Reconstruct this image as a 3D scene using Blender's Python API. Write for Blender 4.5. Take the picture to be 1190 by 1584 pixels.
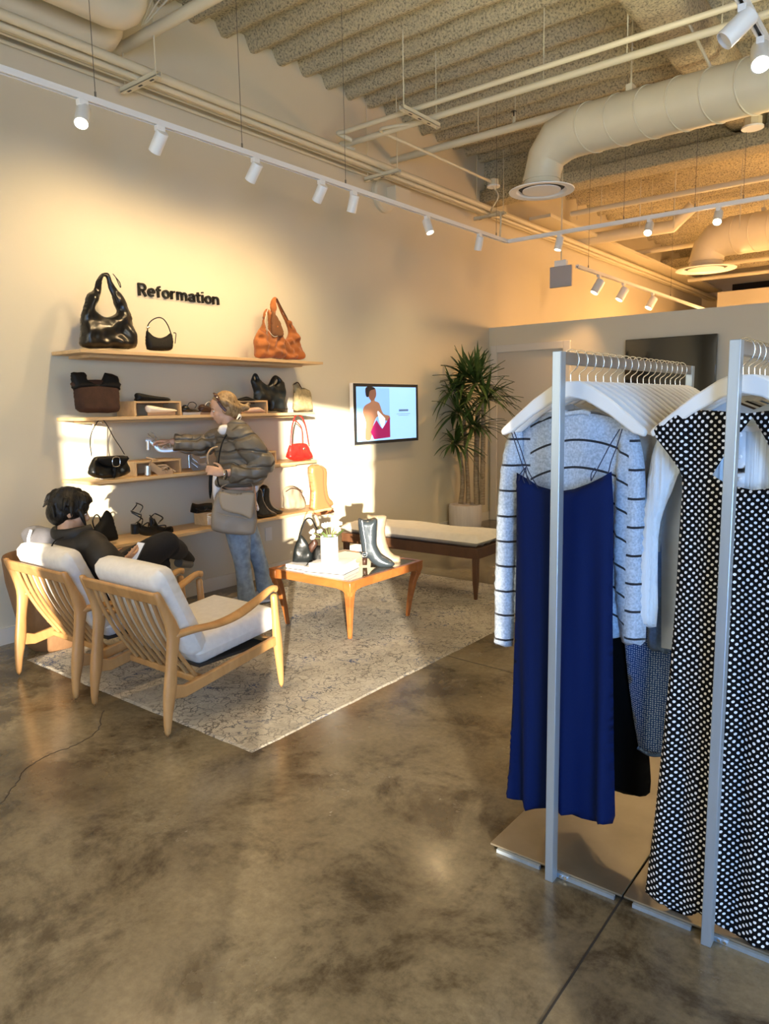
import bpy, bmesh, math, random
from mathutils import Vector, Matrix, noise
from mathutils.geometry import delaunay_2d_cdt
for o in list(bpy.data.objects): bpy.data.objects.remove(o)
SC = bpy.context.scene
COL = SC.collection
PI = math.pi
V = Vector

# ------------------------------------------------------------------ camera
YAW, PITCH, ROLL, FPX, CH = -0.66609661, -0.142369803, -0.0180040117, 1131.29456, 1.5
W, H = 1190, 1584
_f = V((math.sin(YAW)*math.cos(PITCH), math.cos(YAW)*math.cos(PITCH), math.sin(PITCH)))
_r = V((math.cos(YAW), -math.sin(YAW), 0)); _u = _r.cross(_f)
_r, _u = _r*math.cos(ROLL)+_u*math.sin(ROLL), -_r*math.sin(ROLL)+_u*math.cos(ROLL)
cam_d = bpy.data.cameras.new('camera'); cam = bpy.data.objects.new('camera', cam_d); COL.objects.link(cam)
cam.matrix_world = Matrix(((_r.x,_u.x,-_f.x,0),(_r.y,_u.y,-_f.y,0),(_r.z,_u.z,-_f.z,CH),(0,0,0,1)))
cam_d.sensor_fit = 'VERTICAL'; cam_d.sensor_height = 24; cam_d.lens = 24*FPX/H
cam_d.clip_start = .05; cam_d.clip_end = 200
SC.camera = cam

def at(px, py, X=None, Y=None, Z=None):
    """world point seen at a place of the photograph, on the known plane x=X, y=Y or z=Z"""
    d = _f + _r*((px-W/2)/FPX) - _u*((py-H/2)/FPX)
    if X is not None: t = X/d.x
    elif Y is not None: t = Y/d.y
    else: t = (Z-CH)/d.z
    return V((0,0,CH)) + d*t

# ------------------------------------------------------------------ light
SC.view_settings.view_transform = 'Standard'; SC.view_settings.look = 'None'
SC.view_settings.gamma = 1; SC.view_settings.use_curve_mapping = False
SC.view_settings.exposure = 0.2
wd = bpy.data.worlds.new('sky'); SC.world = wd; wd.use_nodes = True
wd.node_tree.nodes['Background'].inputs[0].default_value = (.30, .45, .85, 1)
wd.node_tree.nodes['Background'].inputs[1].default_value = .6

def light(name, kind, loc, energy, color, aim=None, **kw):
    l = bpy.data.lights.new(name, kind); l.energy = energy; l.color = color
    for k, v in kw.items(): setattr(l, k, v)
    o = bpy.data.objects.new(name, l); COL.objects.link(o); o.location = loc
    if aim is not None: o.rotation_euler = (V(aim)-V(loc)).to_track_quat('-Z', 'Y').to_euler()
    return o
SUNK = 1.054
light('sun', 'SUN', (6,-8,4), 17.0, (1.0,.86,.66), aim=(6-1, -8+SUNK, 4-.135), angle=math.radians(.6))
# daylight through the shop windows, plus one added fill, behind and right of the camera
light('daylight_front', 'AREA', (2.9,-1.50,1.55), 500, (.22,.49,1.0), aim=(-.2,3,1.0), shape='RECTANGLE', size=2.6, size_y=2.2)
light('fill_front_left', 'AREA', (-2.9,-1.50,1.7), 62, (1.0,.96,.80), aim=(-2.9,3,1.1), shape='RECTANGLE', size=3.2, size_y=2.4)  # added warm fill lamp in front of solid wall
light('daylight_right', 'AREA', (2.92,2.2,1.75), 120, (1.0,.97,.80), aim=(-2,3.4,1.0), shape='RECTANGLE', size=3.2, size_y=2.0)
WARM = (1.0,.69,.35); AMBER = (1.0,.54,.21)
# added lamps without fixtures, general light for the sales floor, outside the frame
for (x, y) in ((.6,4.2),(-1.8,.2),(-2.6,1.6)):
    light('ceiling_fill', 'SPOT', (x,y,3.0), 70, WARM, aim=(x-.2,y+.1,0), spot_size=math.radians(115), spot_blend=1, shadow_soft_size=.55)
for (x, y) in ((-1.5,10.2),(-3.2,12.5),(-1.2,14.5),(.8,10.5)):
    light('back_room_lamp', 'POINT', (x,y,2.4), 135, AMBER, shadow_soft_size=.2)
for (x, y, e) in ((-1.6,3.8,26),(-.4,6.2,16),(.5,1.4,16)):      # added lamps without fixtures, brightening the deck above
    light('deck_fill', 'SPOT', (x,y,2.95), e*3.6, (1.0,.88,.55), aim=(x-.3,y+.3,4.4), spot_size=math.radians(150), spot_blend=1, shadow_soft_size=.15)

# ------------------------------------------------------------------ helpers
def new_mat(name): 
    m = bpy.data.materials.new(name); m.use_nodes = True
    return m, m.node_tree.nodes, m.node_tree.links, m.node_tree.nodes['Principled BSDF']
def nd(nodes, t, **kw):
    n = nodes.new(t)
    for k, v in kw.items():
        if k.startswith('i_'): n.inputs[k[2:].replace('_',' ')].default_value = v
        else: setattr(n, k, v)
    return n
def ramp(nodes, stops, interp='LINEAR'):
    r = nodes.new('ShaderNodeValToRGB'); cr = r.color_ramp; cr.interpolation = interp
    while len(cr.elements) < len(stops): cr.elements.new(.5)
    for e, (p, c) in zip(cr.elements, stops): e.position = p; e.color = (*c, 1) if len(c) == 3 else c
    return r
def coords(nodes, links, scale=(1,1,1), rot=(0,0,0), kind='Object'):
    tc = nodes.new('ShaderNodeTexCoord'); mp = nodes.new('ShaderNodeMapping')
    mp.inputs['Scale'].default_value = scale; mp.inputs['Rotation'].default_value = rot
    links.new(tc.outputs[kind], mp.inputs['Vector']); return mp.outputs['Vector']
def mat(name, col, rough=.5, metal=0, var=0, vscale=8, bump=0, bscale=40, stretch=(1,1,1), spec=.5, sheen=0, emit=0, coat=0, detail=4, dark=None, alpha=1, trans=0):
    m, N, L, b = new_mat(name)
    b.inputs['Base Color'].default_value = (*col,1); b.inputs['Roughness'].default_value = rough
    b.inputs['Metallic'].default_value = metal; b.inputs['Specular IOR Level'].default_value = spec
    if sheen: b.inputs['Sheen Weight'].default_value = sheen
    if coat: b.inputs['Coat Weight'].default_value = coat
    if trans: b.inputs['Transmission Weight'].default_value = trans
    if emit: b.inputs['Emission Color'].default_value = (*col,1); b.inputs['Emission Strength'].default_value = emit
    if var or dark:
        v = coords(N, L, stretch); n = nd(N,'ShaderNodeTexNoise'); n.inputs['Scale'].default_value = vscale; n.inputs['Detail'].default_value = detail
        L.new(v, n.inputs['Vector'])
        lo = dark or tuple(c*(1-var) for c in col); hi = tuple(min(1,c*(1+var*.5)) for c in col)
        r = ramp(N, [(.3,lo),(.7,hi)]); L.new(n.outputs['Fac'], r.inputs['Fac']); L.new(r.outputs['Color'], b.inputs['Base Color'])
    if bump:
        v = coords(N, L, stretch); n = nd(N,'ShaderNodeTexNoise'); n.inputs['Scale'].default_value = bscale; n.inputs['Detail'].default_value = 3
        L.new(v, n.inputs['Vector']); bp = nd(N,'ShaderNodeBump'); bp.inputs['Strength'].default_value = bump; bp.inputs['Distance'].default_value = .01
        L.new(n.outputs['Fac'], bp.inputs['Height']); L.new(bp.outputs['Normal'], b.inputs['Normal'])
    return m

def inside(p, poly):
    x, y = p; c = False; n = len(poly); j = n-1
    for i in range(n):
        xi, yi = poly[i]; xj, yj = poly[j]
        if (yi > y) != (yj > y) and x < (xj-xi)*(y-yi)/(yj-yi)+xi: c = not c
        j = i
    return c
def segd(p, a, b):
    ax, ay = a; bx, by = b; dx, dy = bx-ax, by-ay; l = dx*dx+dy*dy
    t = 0 if l == 0 else max(0, min(1, ((p[0]-ax)*dx+(p[1]-ay)*dy)/l))
    return math.hypot(p[0]-ax-t*dx, p[1]-ay-t*dy)
def spline(pts, n=6, closed=False):
    """Catmull-Rom through the points"""
    P = [V(p) for p in pts]; out = []; m = len(P)
    rng = range(m) if closed else range(m-1)
    for i in rng:
        p0 = P[(i-1)%m] if (closed or i > 0) else P[0]*2-P[1]
        p1 = P[i]; p2 = P[(i+1)%m]
        p3 = P[(i+2)%m] if (closed or i+2 < m) else P[-1]*2-P[-2]
        for k in range(n):
            t = k/n
            out.append(.5*((2*p1)+(p2-p0)*t+(2*p0-5*p1+4*p2-p3)*t*t+(3*p1-p0-3*p2+p3)*t**3))
    if not closed: out.append(P[-1])
    return out

class G:
    """collects shapes into ONE mesh"""
    def __init__(s): s.v = []; s.f = []
    def add(s, vs, fs):
        b = len(s.v); s.v += [V(x) for x in vs]; s.f += [tuple(i+b for i in f) for f in fs]; return s
    def box(s, c, d, M=None, taper=1, top=None):
        x, y, z = (k/2 for k in d); q = []
        for k, (sx, sy, sz) in enumerate([(a,b,e) for e in (-1,1) for b in (-1,1) for a in (-1,1)]):
            t = taper if sz > 0 else 1
            p = V((sx*x*t, sy*y*t, sz*z)); p = (M @ p) if M is not None else p
            q.append(p+V(c))
        return s.add(q, [(0,2,3,1),(4,5,7,6),(0,1,5,4),(2,6,7,3),(0,4,6,2),(1,3,7,5)])
    def bb(s, lo, hi):
        lo, hi = V(lo), V(hi); return s.box((lo+hi)/2, (hi-lo))
    def bar(s, a, b, w, h, up=(0,0,1), w2=None, h2=None):
        a, b = V(a), V(b); d = (b-a).normalized(); sd = d.cross(V(up))
        if sd.length < 1e-4: sd = d.cross(V((1,0,0)))
        sd.normalize(); u = sd.cross(d); w2 = w2 or w; h2 = h2 or h; q = []
        for p, ww, hh in ((a,w,h),(b,w2,h2)):
            for sx, su in ((-1,-1),(1,-1),(1,1),(-1,1)): q.append(p+sd*sx*ww/2+u*su*hh/2)
        return s.add(q, [(3,2,1,0),(4,5,6,7),(0,1,5,4),(1,2,6,5),(2,3,7,6),(3,0,4,7)])
    def loft(s, rings, cap=True, closed=False):
        n = len(rings[0]); b = len(s.v)
        for r in rings: s.v += [V(p) for p in r]
        m = len(rings)
        for i in range(m if closed else m-1):
            for j in range(n):
                a = b+i*n+j; c = b+i*n+(j+1)%n; i2 = (i+1)%m
                s.f.append((a, c, b+i2*n+(j+1)%n, b+i2*n+j))
        if cap and not closed:
            s.f.append(tuple(b+j for j in range(n))[::-1]); s.f.append(tuple(b+(m-1)*n+j for j in range(n)))
        return s
    def tube(s, pts, r, seg=10, flat=1, closed=False, up=(0,0,1), cap=True, sq=False):
        P = [V(p) for p in pts]; m = len(P); rings = []; prev = None
        for i, p in enumerate(P):
            if closed: d = P[(i+1)%m]-P[i-1]
            else: d = P[min(i+1,m-1)]-P[max(i-1,0)]
            d.normalize()
            if prev is None:
                u = V(up); 
                if abs(u.dot(d)) > .95: u = V((1,0,0))
            else: u = prev
            u = (u-d*u.dot(d)).normalized(); prev = u; sd = d.cross(u)
            rr = r[i] if isinstance(r,(list,tuple)) else r
            rings.append([p+(u*math.cos(a)*rr+sd*math.sin(a)*rr*flat) for a in [2*PI*k/seg for k in range(seg)]])
        return s.loft(rings, cap, closed)
    def lathe(s, prof, c=(0,0,0), seg=32, M=None, cap=True):
        rings = []
        for r, z in prof:
            ring = [V((r*math.cos(2*PI*k/seg), r*math.sin(2*PI*k/seg), z)) for k in range(seg)]
            if M is not None: ring = [M @ p for p in ring]
            rings.append([p+V(c) for p in ring])
        return s.loft(rings, cap)
    def cyl(s, a, b, r, r2=None, seg=20):
        return s.tube([a,b],[r, r if r2 is None else r2], seg)
    def ball(s, c, r, M=None, seg=16, rings=10):
        r = (r,r,r) if not hasattr(r,'__len__') else r; R = []
        for i in range(rings+1):
            t = PI*i/rings; t = min(max(t,.02),PI-.02)
            ring = [V((r[0]*math.sin(t)*math.cos(2*PI*k/seg), r[1]*math.sin(t)*math.sin(2*PI*k/seg), -r[2]*math.cos(t))) for k in range(seg)]
            if M is not None: ring = [M @ p for p in ring]
            R.append([p+V(c) for p in ring])
        return s.loft(R)
    def prism(s, pts, vec):
        P = [V(p) for p in pts]; n = len(P); vec = V(vec)
        return s.add(P+[p+vec for p in P], [tuple(range(n))[::-1], tuple(range(n,2*n))]+[(i,(i+1)%n,n+(i+1)%n,n+i) for i in range(n)])
    def puff(s, outline, T, R, fn, res=.03, wr=None, holes=(), back=1.0, ts=None):
        """inflated shape: outline (2-D, metres), thickness T (half), rounding radius R; fn(a,b,t) -> world point; wr(a,b) extra front depth"""
        polys = [outline]+list(holes)
        xs = [p[0] for p in outline]; ys = [p[1] for p in outline]
        pts = []; edges = []
        for pl in polys:
            sub = []
            for i in range(len(pl)):
                a = pl[i]; c = pl[(i+1)%len(pl)]; k = max(1, int(math.hypot(c[0]-a[0], c[1]-a[1])/res))
                sub += [(a[0]+(c[0]-a[0])*j/k, a[1]+(c[1]-a[1])*j/k) for j in range(k)]
            b = len(pts); pts += sub; edges += [(b+i, b+(i+1)%len(sub)) for i in range(len(sub))]
        nb = len(pts)
        segs = [(pl[i], pl[(i+1)%len(pl)]) for pl in polys for i in range(len(pl))]
        def dist(p): return min(segd(p, a, c) for a, c in segs)
        def isin(p): return inside(p, outline) and not any(inside(p, h) for h in holes)
        ni = int((max(xs)-min(xs))/res)+1; nj = int((max(ys)-min(ys))/(res*.866))+1
        for j in range(nj+1):
            for i in range(ni+1):
                p = (min(xs)+(i+.5*(j%2))*res, min(ys)+j*res*.866)
                if isin(p) and dist(p) > res*.35: pts.append(p)
        vo, eo, fo, ov, oe, of = delaunay_2d_cdt([V(p) for p in pts], edges, [], 0, 1e-6)
        D = []
        for p in vo:
            d = dist(p); k = min(1, d/R); D.append(T*math.sqrt(max(0, 1-(1-k)**2))*(ts(p[0],p[1]) if ts else 1))
        tri = [f for f in fo if isin((sum(vo[i][0] for i in f)/len(f), sum(vo[i][1] for i in f)/len(f)))]
        n = len(vo); b = len(s.v); E = [d < 1e-5 for d in D]
        for p, d in zip(vo, D): s.v.append(V(fn(p[0], p[1], d+(wr(p[0],p[1])*min(1,d/(T*.5)) if wr else 0))))
        for p, d, e in zip(vo, D, E):
            s.v.append(s.v[b+len(s.v)-b-n] if False else V(fn(p[0], p[1], -d*back)))
        for f in tri:
            s.f.append(tuple(b+i for i in f)); s.f.append(tuple(b+(i if E[i] else n+i) for i in f)[::-1])
        return s
    def build(s, name, m, parent=None, smooth=35, bevel=0, sub=0, off=None, seg=2, weld=0, uv=None):
        o_ = V(off) if off is not None else (parent_world(parent) if parent is not None else V((0,0,0)))
        me = bpy.data.meshes.new(name); me.from_pydata([v-o_ for v in s.v], [], s.f); me.validate()
        bm = bmesh.new(); bm.from_mesh(me)
        if weld: bmesh.ops.remove_doubles(bm, verts=bm.verts, dist=weld)
        loose = [v for v in bm.verts if not v.link_faces]
        if loose: bmesh.ops.delete(bm, geom=loose, context='VERTS')
        bmesh.ops.recalc_face_normals(bm, faces=bm.faces); bm.to_mesh(me); bm.free()
        for p in me.polygons: p.use_smooth = bool(smooth)
        if smooth and smooth < 180: me.set_sharp_from_angle(angle=math.radians(smooth))
        me.materials.append(m)
        o = bpy.data.objects.new(name, me); COL.objects.link(o)
        if parent is not None: o.parent = parent
        if bevel:
            b = o.modifiers.new('bevel','BEVEL'); b.width = bevel; b.segments = seg; b.limit_method = 'ANGLE'; b.angle_limit = math.radians(40)
        if sub:
            b = o.modifiers.new('sub','SUBSURF'); b.levels = sub; b.render_levels = sub
        return o
def parent_world(o):
    p = V((0,0,0))
    while o is not None: p += V(o.location); o = o.parent
    return p
def thing(name, label, cat, loc=(0,0,0), group=None):
    o = bpy.data.objects.new(name, None); COL.objects.link(o); o.location = loc; o.empty_display_size = .1
    o['label'] = label; o['category'] = cat
    if group: o['group'] = group
    return o
def tag(o, label, cat, group=None, kind=None):
    o['label'] = label; o['category'] = cat
    if group: o['group'] = group
    if kind: o['kind'] = kind
    return o
def struct(o, label=None, cat=None):
    o['kind'] = 'structure'
    if label: o['label'] = label
    if cat: o['category'] = cat
    return o
def copy_tree(o, parent=None):
    c = o.copy(); COL.objects.link(c)
    if parent is not None: c.parent = parent
    for ch in [k for k in bpy.data.objects if k.parent == o and k is not c]: copy_tree(ch, c)
    return c
def remesh(g, name, m, parent=None, voxel=.008, it=4, off=None):
    """fuse a heap of overlapping closed shapes into one continuous skin"""
    me = bpy.data.meshes.new('tmp'); me.from_pydata(g.v, [], g.f); me.validate()
    bm = bmesh.new(); bm.from_mesh(me); bmesh.ops.recalc_face_normals(bm, faces=bm.faces); bm.to_mesh(me); bm.free()
    o = bpy.data.objects.new('tmp', me); COL.objects.link(o)
    r = o.modifiers.new('r','REMESH'); r.mode = 'VOXEL'; r.voxel_size = voxel
    s = o.modifiers.new('s','SMOOTH'); s.factor = .5; s.iterations = it
    dg = bpy.context.evaluated_depsgraph_get(); dg.update()
    e = o.evaluated_get(dg); res = bpy.data.meshes.new_from_object(e); res.name = name
    bpy.data.objects.remove(o); bpy.data.meshes.remove(me)
    o_ = V(off) if off is not None else (parent_world(parent) if parent is not None else V((0,0,0)))
    for v in res.vertices: v.co -= o_
    for p in res.polygons: p.use_smooth = True
    res.materials.clear(); res.materials.append(m)
    o = bpy.data.objects.new(name, res); COL.objects.link(o)
    if parent is not None: o.parent = parent
    return o
def rotz(a): return Matrix.Rotation(a, 3, 'Z')
# ------------------------------------------------------------------ materials
def plaster(name, col, rough=.75):
    m, N, L, b = new_mat(name); b.inputs['Roughness'].default_value = rough
    v = coords(N, L); n = nd(N,'ShaderNodeTexNoise'); n.inputs['Scale'].default_value = 1.3; n.inputs['Detail'].default_value = 5; L.new(v, n.inputs['Vector'])
    r = ramp(N, [(.3,tuple(c*.96 for c in col)),(.7,col)]); L.new(n.outputs['Fac'], r.inputs['Fac']); L.new(r.outputs['Color'], b.inputs['Base Color'])
    n2 = nd(N,'ShaderNodeTexNoise'); n2.inputs['Scale'].default_value = 180; L.new(v, n2.inputs['Vector'])
    bp = nd(N,'ShaderNodeBump'); bp.inputs['Strength'].default_value = .12; bp.inputs['Distance'].default_value = .004
    L.new(n2.outputs['Fac'], bp.inputs['Height']); L.new(bp.outputs['Normal'], b.inputs['Normal'])
    return m
def spray(name, col):
    m, N, L, b = new_mat(name); b.inputs['Roughness'].default_value = .95; b.inputs['Specular IOR Level'].default_value = .1
    v = coords(N, L)
    a = nd(N,'ShaderNodeTexNoise'); a.inputs['Scale'].default_value = 58; a.inputs['Detail'].default_value = 5; a.inputs['Roughness'].default_value = .7; L.new(v, a.inputs['Vector'])
    r = ramp(N, [(.35,tuple(c*.30 for c in col)),(.47,tuple(c*.8 for c in col)),(.58,col)]); L.new(a.outputs['Fac'], r.inputs['Fac']); L.new(r.outputs['Color'], b.inputs['Base Color'])
    bp = nd(N,'ShaderNodeBump'); bp.inputs['Strength'].default_value = 1; bp.inputs['Distance'].default_value = .03
    L.new(a.outputs['Fac'], bp.inputs['Height']); L.new(bp.outputs['Normal'], b.inputs['Normal'])
    return m
def wood(name, a, c, scale=9, stretch=(1,.12,1), rough=.45, rot=(0,0,0), bump=.05):
    m, N, L, b = new_mat(name); b.inputs['Roughness'].default_value = rough
    v = coords(N, L, stretch, rot)
    n = nd(N,'ShaderNodeTexNoise'); n.inputs['Scale'].default_value = scale; n.inputs['Detail'].default_value = 8; n.inputs['Roughness'].default_value = .65; n.inputs['Distortion'].default_value = .6
    L.new(v, n.inputs['Vector']); r = ramp(N, [(.30,a),(.5,tuple((p+q)/2 for p,q in zip(a,c))),(.68,c)]); L.new(n.outputs['Fac'], r.inputs['Fac'])
    L.new(r.outputs['Color'], b.inputs['Base Color'])
    bp = nd(N,'ShaderNodeBump'); bp.inputs['Strength'].default_value = bump; bp.inputs['Distance'].default_value = .003
    L.new(n.outputs['Fac'], bp.inputs['Height']); L.new(bp.outputs['Normal'], b.inputs['Normal'])
    return m
def concrete():
    m, N, L, b = new_mat('polished_concrete')
    v = coords(N, L)
    def nz(s, d=8, r=.6, dist=0):
        n = nd(N,'ShaderNodeTexNoise'); n.inputs['Scale'].default_value = s; n.inputs['Detail'].default_value = d; n.inputs['Roughness'].default_value = r; n.inputs['Distortion'].default_value = dist
        L.new(v, n.inputs['Vector']); return n
    big = nz(.9, 8, .62, .4); r1 = ramp(N, [(.32,(.080,.062,.036)),(.5,(.142,.115,.071)),(.68,(.205,.172,.112))]); L.new(big.outputs['Fac'], r1.inputs['Fac'])
    st = nz(2.6, 12, .72, .3); r2 = ramp(N, [(.38,(.25,.21,.17)),(.50,(.95,.95,.95)),(.66,(1.3,1.3,1.3))]); L.new(st.outputs['Fac'], r2.inputs['Fac'])
    fine = nz(38, 4, .7); r3 = ramp(N, [(.3,(.8,.8,.8)),(.7,(1.12,1.12,1.12))]); L.new(fine.outputs['Fac'], r3.inputs['Fac'])
    m1 = nd(N,'ShaderNodeMix'); m1.data_type = 'RGBA'; m1.blend_type = 'MULTIPLY'; m1.inputs[0].default_value = .85
    L.new(r1.outputs['Color'], m1.inputs[6]); L.new(r2.outputs['Color'], m1.inputs[7])
    m2 = nd(N,'ShaderNodeMix'); m2.data_type = 'RGBA'; m2.blend_type = 'MULTIPLY'; m2.inputs[0].default_value = 1
    L.new(m1.outputs[2], m2.inputs[6]); L.new(r3.outputs['Color'], m2.inputs[7]); L.new(m2.outputs[2], b.inputs['Base Color'])
    rr = nz(3, 6, .6); r4 = ramp(N, [(.3,(.15,.15,.15)),(.7,(.30,.30,.30))]); L.new(rr.outputs['Fac'], r4.inputs['Fac']); L.new(r4.outputs['Color'], b.inputs['Roughness'])
    bp = nd(N,'ShaderNodeBump'); bp.inputs['Strength'].default_value = .12; bp.inputs['Distance'].default_value = .006; L.new(st.outputs['Fac'], bp.inputs['Height']); L.new(bp.outputs['Normal'], b.inputs['Normal'])
    b.inputs['Specular IOR Level'].default_value = .6
    return m
M_WALL = plaster('warm_white_wall_paint', (.655,.60,.455)); M_WALL2 = plaster('partition_paint', (.70,.65,.50)); M_TRIM = mat('trim_paint', (.70,.67,.59), .5)
M_SPRAY = spray('sprayed_fireproofing', (.80,.72,.50)); M_CONC = concrete()
M_PIPE = mat('painted_pipe', (.68,.62,.45), .45); M_DUCT = mat('painted_duct', (.68,.62,.46), .42, var=.06, vscale=3)
M_WHITE = mat('white_enamel', (.85,.84,.80), .35); M_DARK = mat('black_metal', (.02,.02,.02), .5)
M_WIRE = mat('steel_wire', (.22,.20,.16), .4, metal=.6); M_LAMP = mat('lamp_glow', (1.0,.80,.48), .5, emit=45); M_LAMP2 = mat('lamp_glow_soft', (1.0,.85,.6), .5, emit=5)
M_VOID = mat('dark_opening', (.03,.022,.018), .9)

# ------------------------------------------------------------------ the room
XW, YP, ZC = -4.85, 8.41, 4.45
XR, YF, YB = 3.0, -1.6, 18.0
struct(G().bb((XW-.2,YF-.3,-.12),(XR+.2,YB+.2,0)).build('floor', M_CONC, smooth=0))
struct(G().bb((XW-.2,YF-.3,0),(XW,YB+.2,ZC+.35)).build('wall_left', M_WALL, smooth=0))
g = G(); g.bb((XW,YP,0),(XR,YP+.14,2.48)); struct(g.build('wall_partition', M_WALL2, smooth=0))
struct(G().bb((XW,YB,0),(XR,YB+.15,ZC+.3)).build('wall_back', M_WALL, smooth=0))
g = G(); g.bb((XR,YF,0),(XR+.15,YB,ZC+.3)); struct(g.build('wall_right', M_WALL, smooth=0))
# street front: the glazing lets two low beams of evening sun in
g = G(); SW = [(-.86,-.42,2.02),(1.12,2.455,2.40)]; x = XW
for a, c, hd in SW:
    g.bb((x,YF-.12,0),(a,YF,ZC+.3)); g.bb((a,YF-.12,hd),(c,YF,ZC+.3)); g.bb((a,YF-.12,0),(c,YF,.12)); x = c
g.bb((x,YF-.12,0),(XR+.15,YF,ZC+.3)); struct(g.build('wall_front', M_WALL, smooth=0))
struct(G().bb((1.12,YF-.08,1.86),(2.40,YF-.05,1.885)).build('window_1', M_DARK, smooth=0))
struct(G().bb((-.86,YF-.08,1.86),(-.42,YF-.05,1.885)).build('window_2', M_DARK, smooth=0))

# ribbed deck, sprayed with rough fireproofing, ribs run across the shop
def deck(y0, y1, pitch, depth, z, name):
    g = G(); xs = [XW-.15+i*.08 for i in range(int((XR-XW+.3)/.08)+2)]; ys = []
    n = int((y1-y0)/pitch*10)
    prof = []
    for j in range(n+1):
        y = y0+(y1-y0)*j/n; t = (y/pitch) % 1.0; s_ = math.sin(2*PI*t)+.35; k = max(-1,min(1,s_*2.2))
        prof.append((y, z+depth*.5*k))
    vs = []; fs = []
    for i, x in enumerate(xs):
        for (y, zz) in prof:
            q = noise.noise(V((x*1.3,y*2.2,0)))*.02+noise.noise(V((x*7,y*11,3)))*.012
            vs.append((x,y,zz+q))
    m = len(prof)
    for i in range(len(xs)-1):
        for j in range(m-1): fs.append((i*m+j,i*m+j+1,(i+1)*m+j+1,(i+1)*m+j))
    g.add(vs, fs); return g.build(name, M_SPRAY, smooth=180)
struct(deck(YF-.2, 8.2, .306, .10, ZC+.03, 'ceiling'))
struct(deck(8.2, YB+.1, .40, .10, ZC+.10, 'ceiling_back'))
struct(G().bb((XW-.2,YF-.3,ZC+.36),(XR+.2,YB+.2,ZC+.5)).build('roof_slab', M_VOID, smooth=0))
def lumpy(a, b, w, h, name, r=.07, ax='x'):
    """beam with a rounded sprayed coat"""
    g = G(); n = 46; rings = []
    a, b = V(a), V(b)
    for i in range(n+1):
        p = a.lerp(b, i/n); ring = []
        for k in range(24):
            t = 2*PI*k/24; c, s_ = math.cos(t), math.sin(t)
            e = .35; u = math.copysign(abs(c)**e, c)*w/2; v_ = math.copysign(abs(s_)**e, s_)*h/2
            d = 1+.09*noise.noise(V((p.x*3+u*4, p.y*3+v_*4, k*.4)))
            ring.append(p+(V((0,u*d,v_*d)) if ax == 'x' else V((u*d,0,v_*d))))
        rings.append(ring)
    g.loft(rings); return struct(g.build(name, M_SPRAY, smooth=180))
lumpy((XW,8.33,4.03),(XR,8.33,4.03), .32, .16, 'trim_1')          # lower flange of the cross beam
struct(G().bb((XW,8.28,4.05),(XR,8.38,ZC+.1)).build('trim_2', M_SPRAY, smooth=0))
lumpy((-1.85,-1.5,4.28),(-1.85,8.25,4.28), .34, .30, 'trim_3', ax='y')
lumpy((XW,15.2,4.1),(XR,15.2,4.1), .34, .3, 'trim_4')
# dark service opening and pale box at the far end of the back room
struct(G().bb((-4.2,YB-.05,2.9),(-1.75,YB-.01,4.05)).build('trim_5', M_VOID, smooth=0))
# baseboards
struct(G().bb((XW,YF,0),(XW+.015,YP,.11)).build('baseboard_left', M_TRIM, smooth=0))
g = G(); g.bb((XW,YP-.015,0),(-4.80,YP,.11)); g.bb((-3.72,YP-.015,0),(XR,YP,.11)); struct(g.build('baseboard_partition', M_TRIM, smooth=0))
# door in the partition
DX0, DX1, DZ = -4.72, -3.82, 2.16
d = G().bb((DX0,YP-.012,.01),(DX1,YP-.002,DZ)).build('door_1', mat('door_paint',(.60,.56,.47),.5), smooth=0); struct(d)
g = G()
g.bb((DX0-.09,YP-.035,0),(DX0,YP-.001,DZ+.09)); g.bb((DX1,YP-.035,0),(DX1+.09,YP-.001,DZ+.09)); g.bb((DX0,YP-.035,DZ),(DX1,YP-.001,DZ+.09))
fr = g.build('door_frame', M_TRIM, d, smooth=0, bevel=.004, off=(0,0,0))
G().cyl((DX1-.07,YP-.012,1.0),(DX1-.07,YP-.06,1.0),.011).cyl((DX1-.07,YP-.055,1.0),(DX1-.18,YP-.055,1.0),.009).build('door_handle', M_WIRE, d, off=(0,0,0))
# saw cuts and a crack in the slab
g = G()
a, c = at(965,1386,Z=.0), at(700,1795,Z=.0); g.bar(a, c, .006, .002)
a, c = at(690,1014,Z=0), at(860,1058,Z=0); g.bar(a, c, .005, .002)
struct(g.build('trim_6', mat('joint_dark',(.012,.010,.008),.8), smooth=0))
random.seed(4); g = G()
P = [at(x,y,Z=.0) for x, y in ((-60,1262),(-8,1250),(22,1215),(40,1190),(75,1168),(110,1155),(150,1132),(160,1100))]
Q = spline(P, 8); Q = [q+V((random.uniform(-.006,.006),random.uniform(-.006,.006),0)) for q in Q]
for p, q in zip(Q, Q[1:]): g.bar(p, q, .004, .0016)
struct(g.build('trim_7', mat('crack_dark',(.03,.022,.016),.9), smooth=0))
# ------------------------------------------------------------------ ceiling services
TX, TZ, TY = -3.8, 3.157, 6.955
def track(name, label, a, b, wires, group='track lighting rails'):
    a, b = V(a), V(b)
    t = thing(name, label, 'track light rail', a, group)
    up = (0,0,1)
    d = (b-a).normalized(); sd = d.cross(V(up))
    g = G(); g.bar(a+V((0,0,.008)), b+V((0,0,.008)), .036, .018)
    for s in (-1,1): g.bar(a+sd*.0135*s+V((0,0,-.008)), b+sd*.0135*s+V((0,0,-.008)), .009, .016)
    g.build('rail_body', M_WHITE, t, smooth=0)
    G().bar(a+V((0,0,-.004)), b+V((0,0,-.004)), .017, .004).build('conductor_slot', M_DARK, t, smooth=0)
    for w in wires:
        p = V(w); G().cyl(p+V((0,0,.015)), (p.x,p.y,ZC-.02), .0022, seg=6).cyl(p+V((0,0,.012)), p+V((0,0,.05)), .006, seg=8).build('suspension_wire', M_WIRE, t)
    return t
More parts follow.
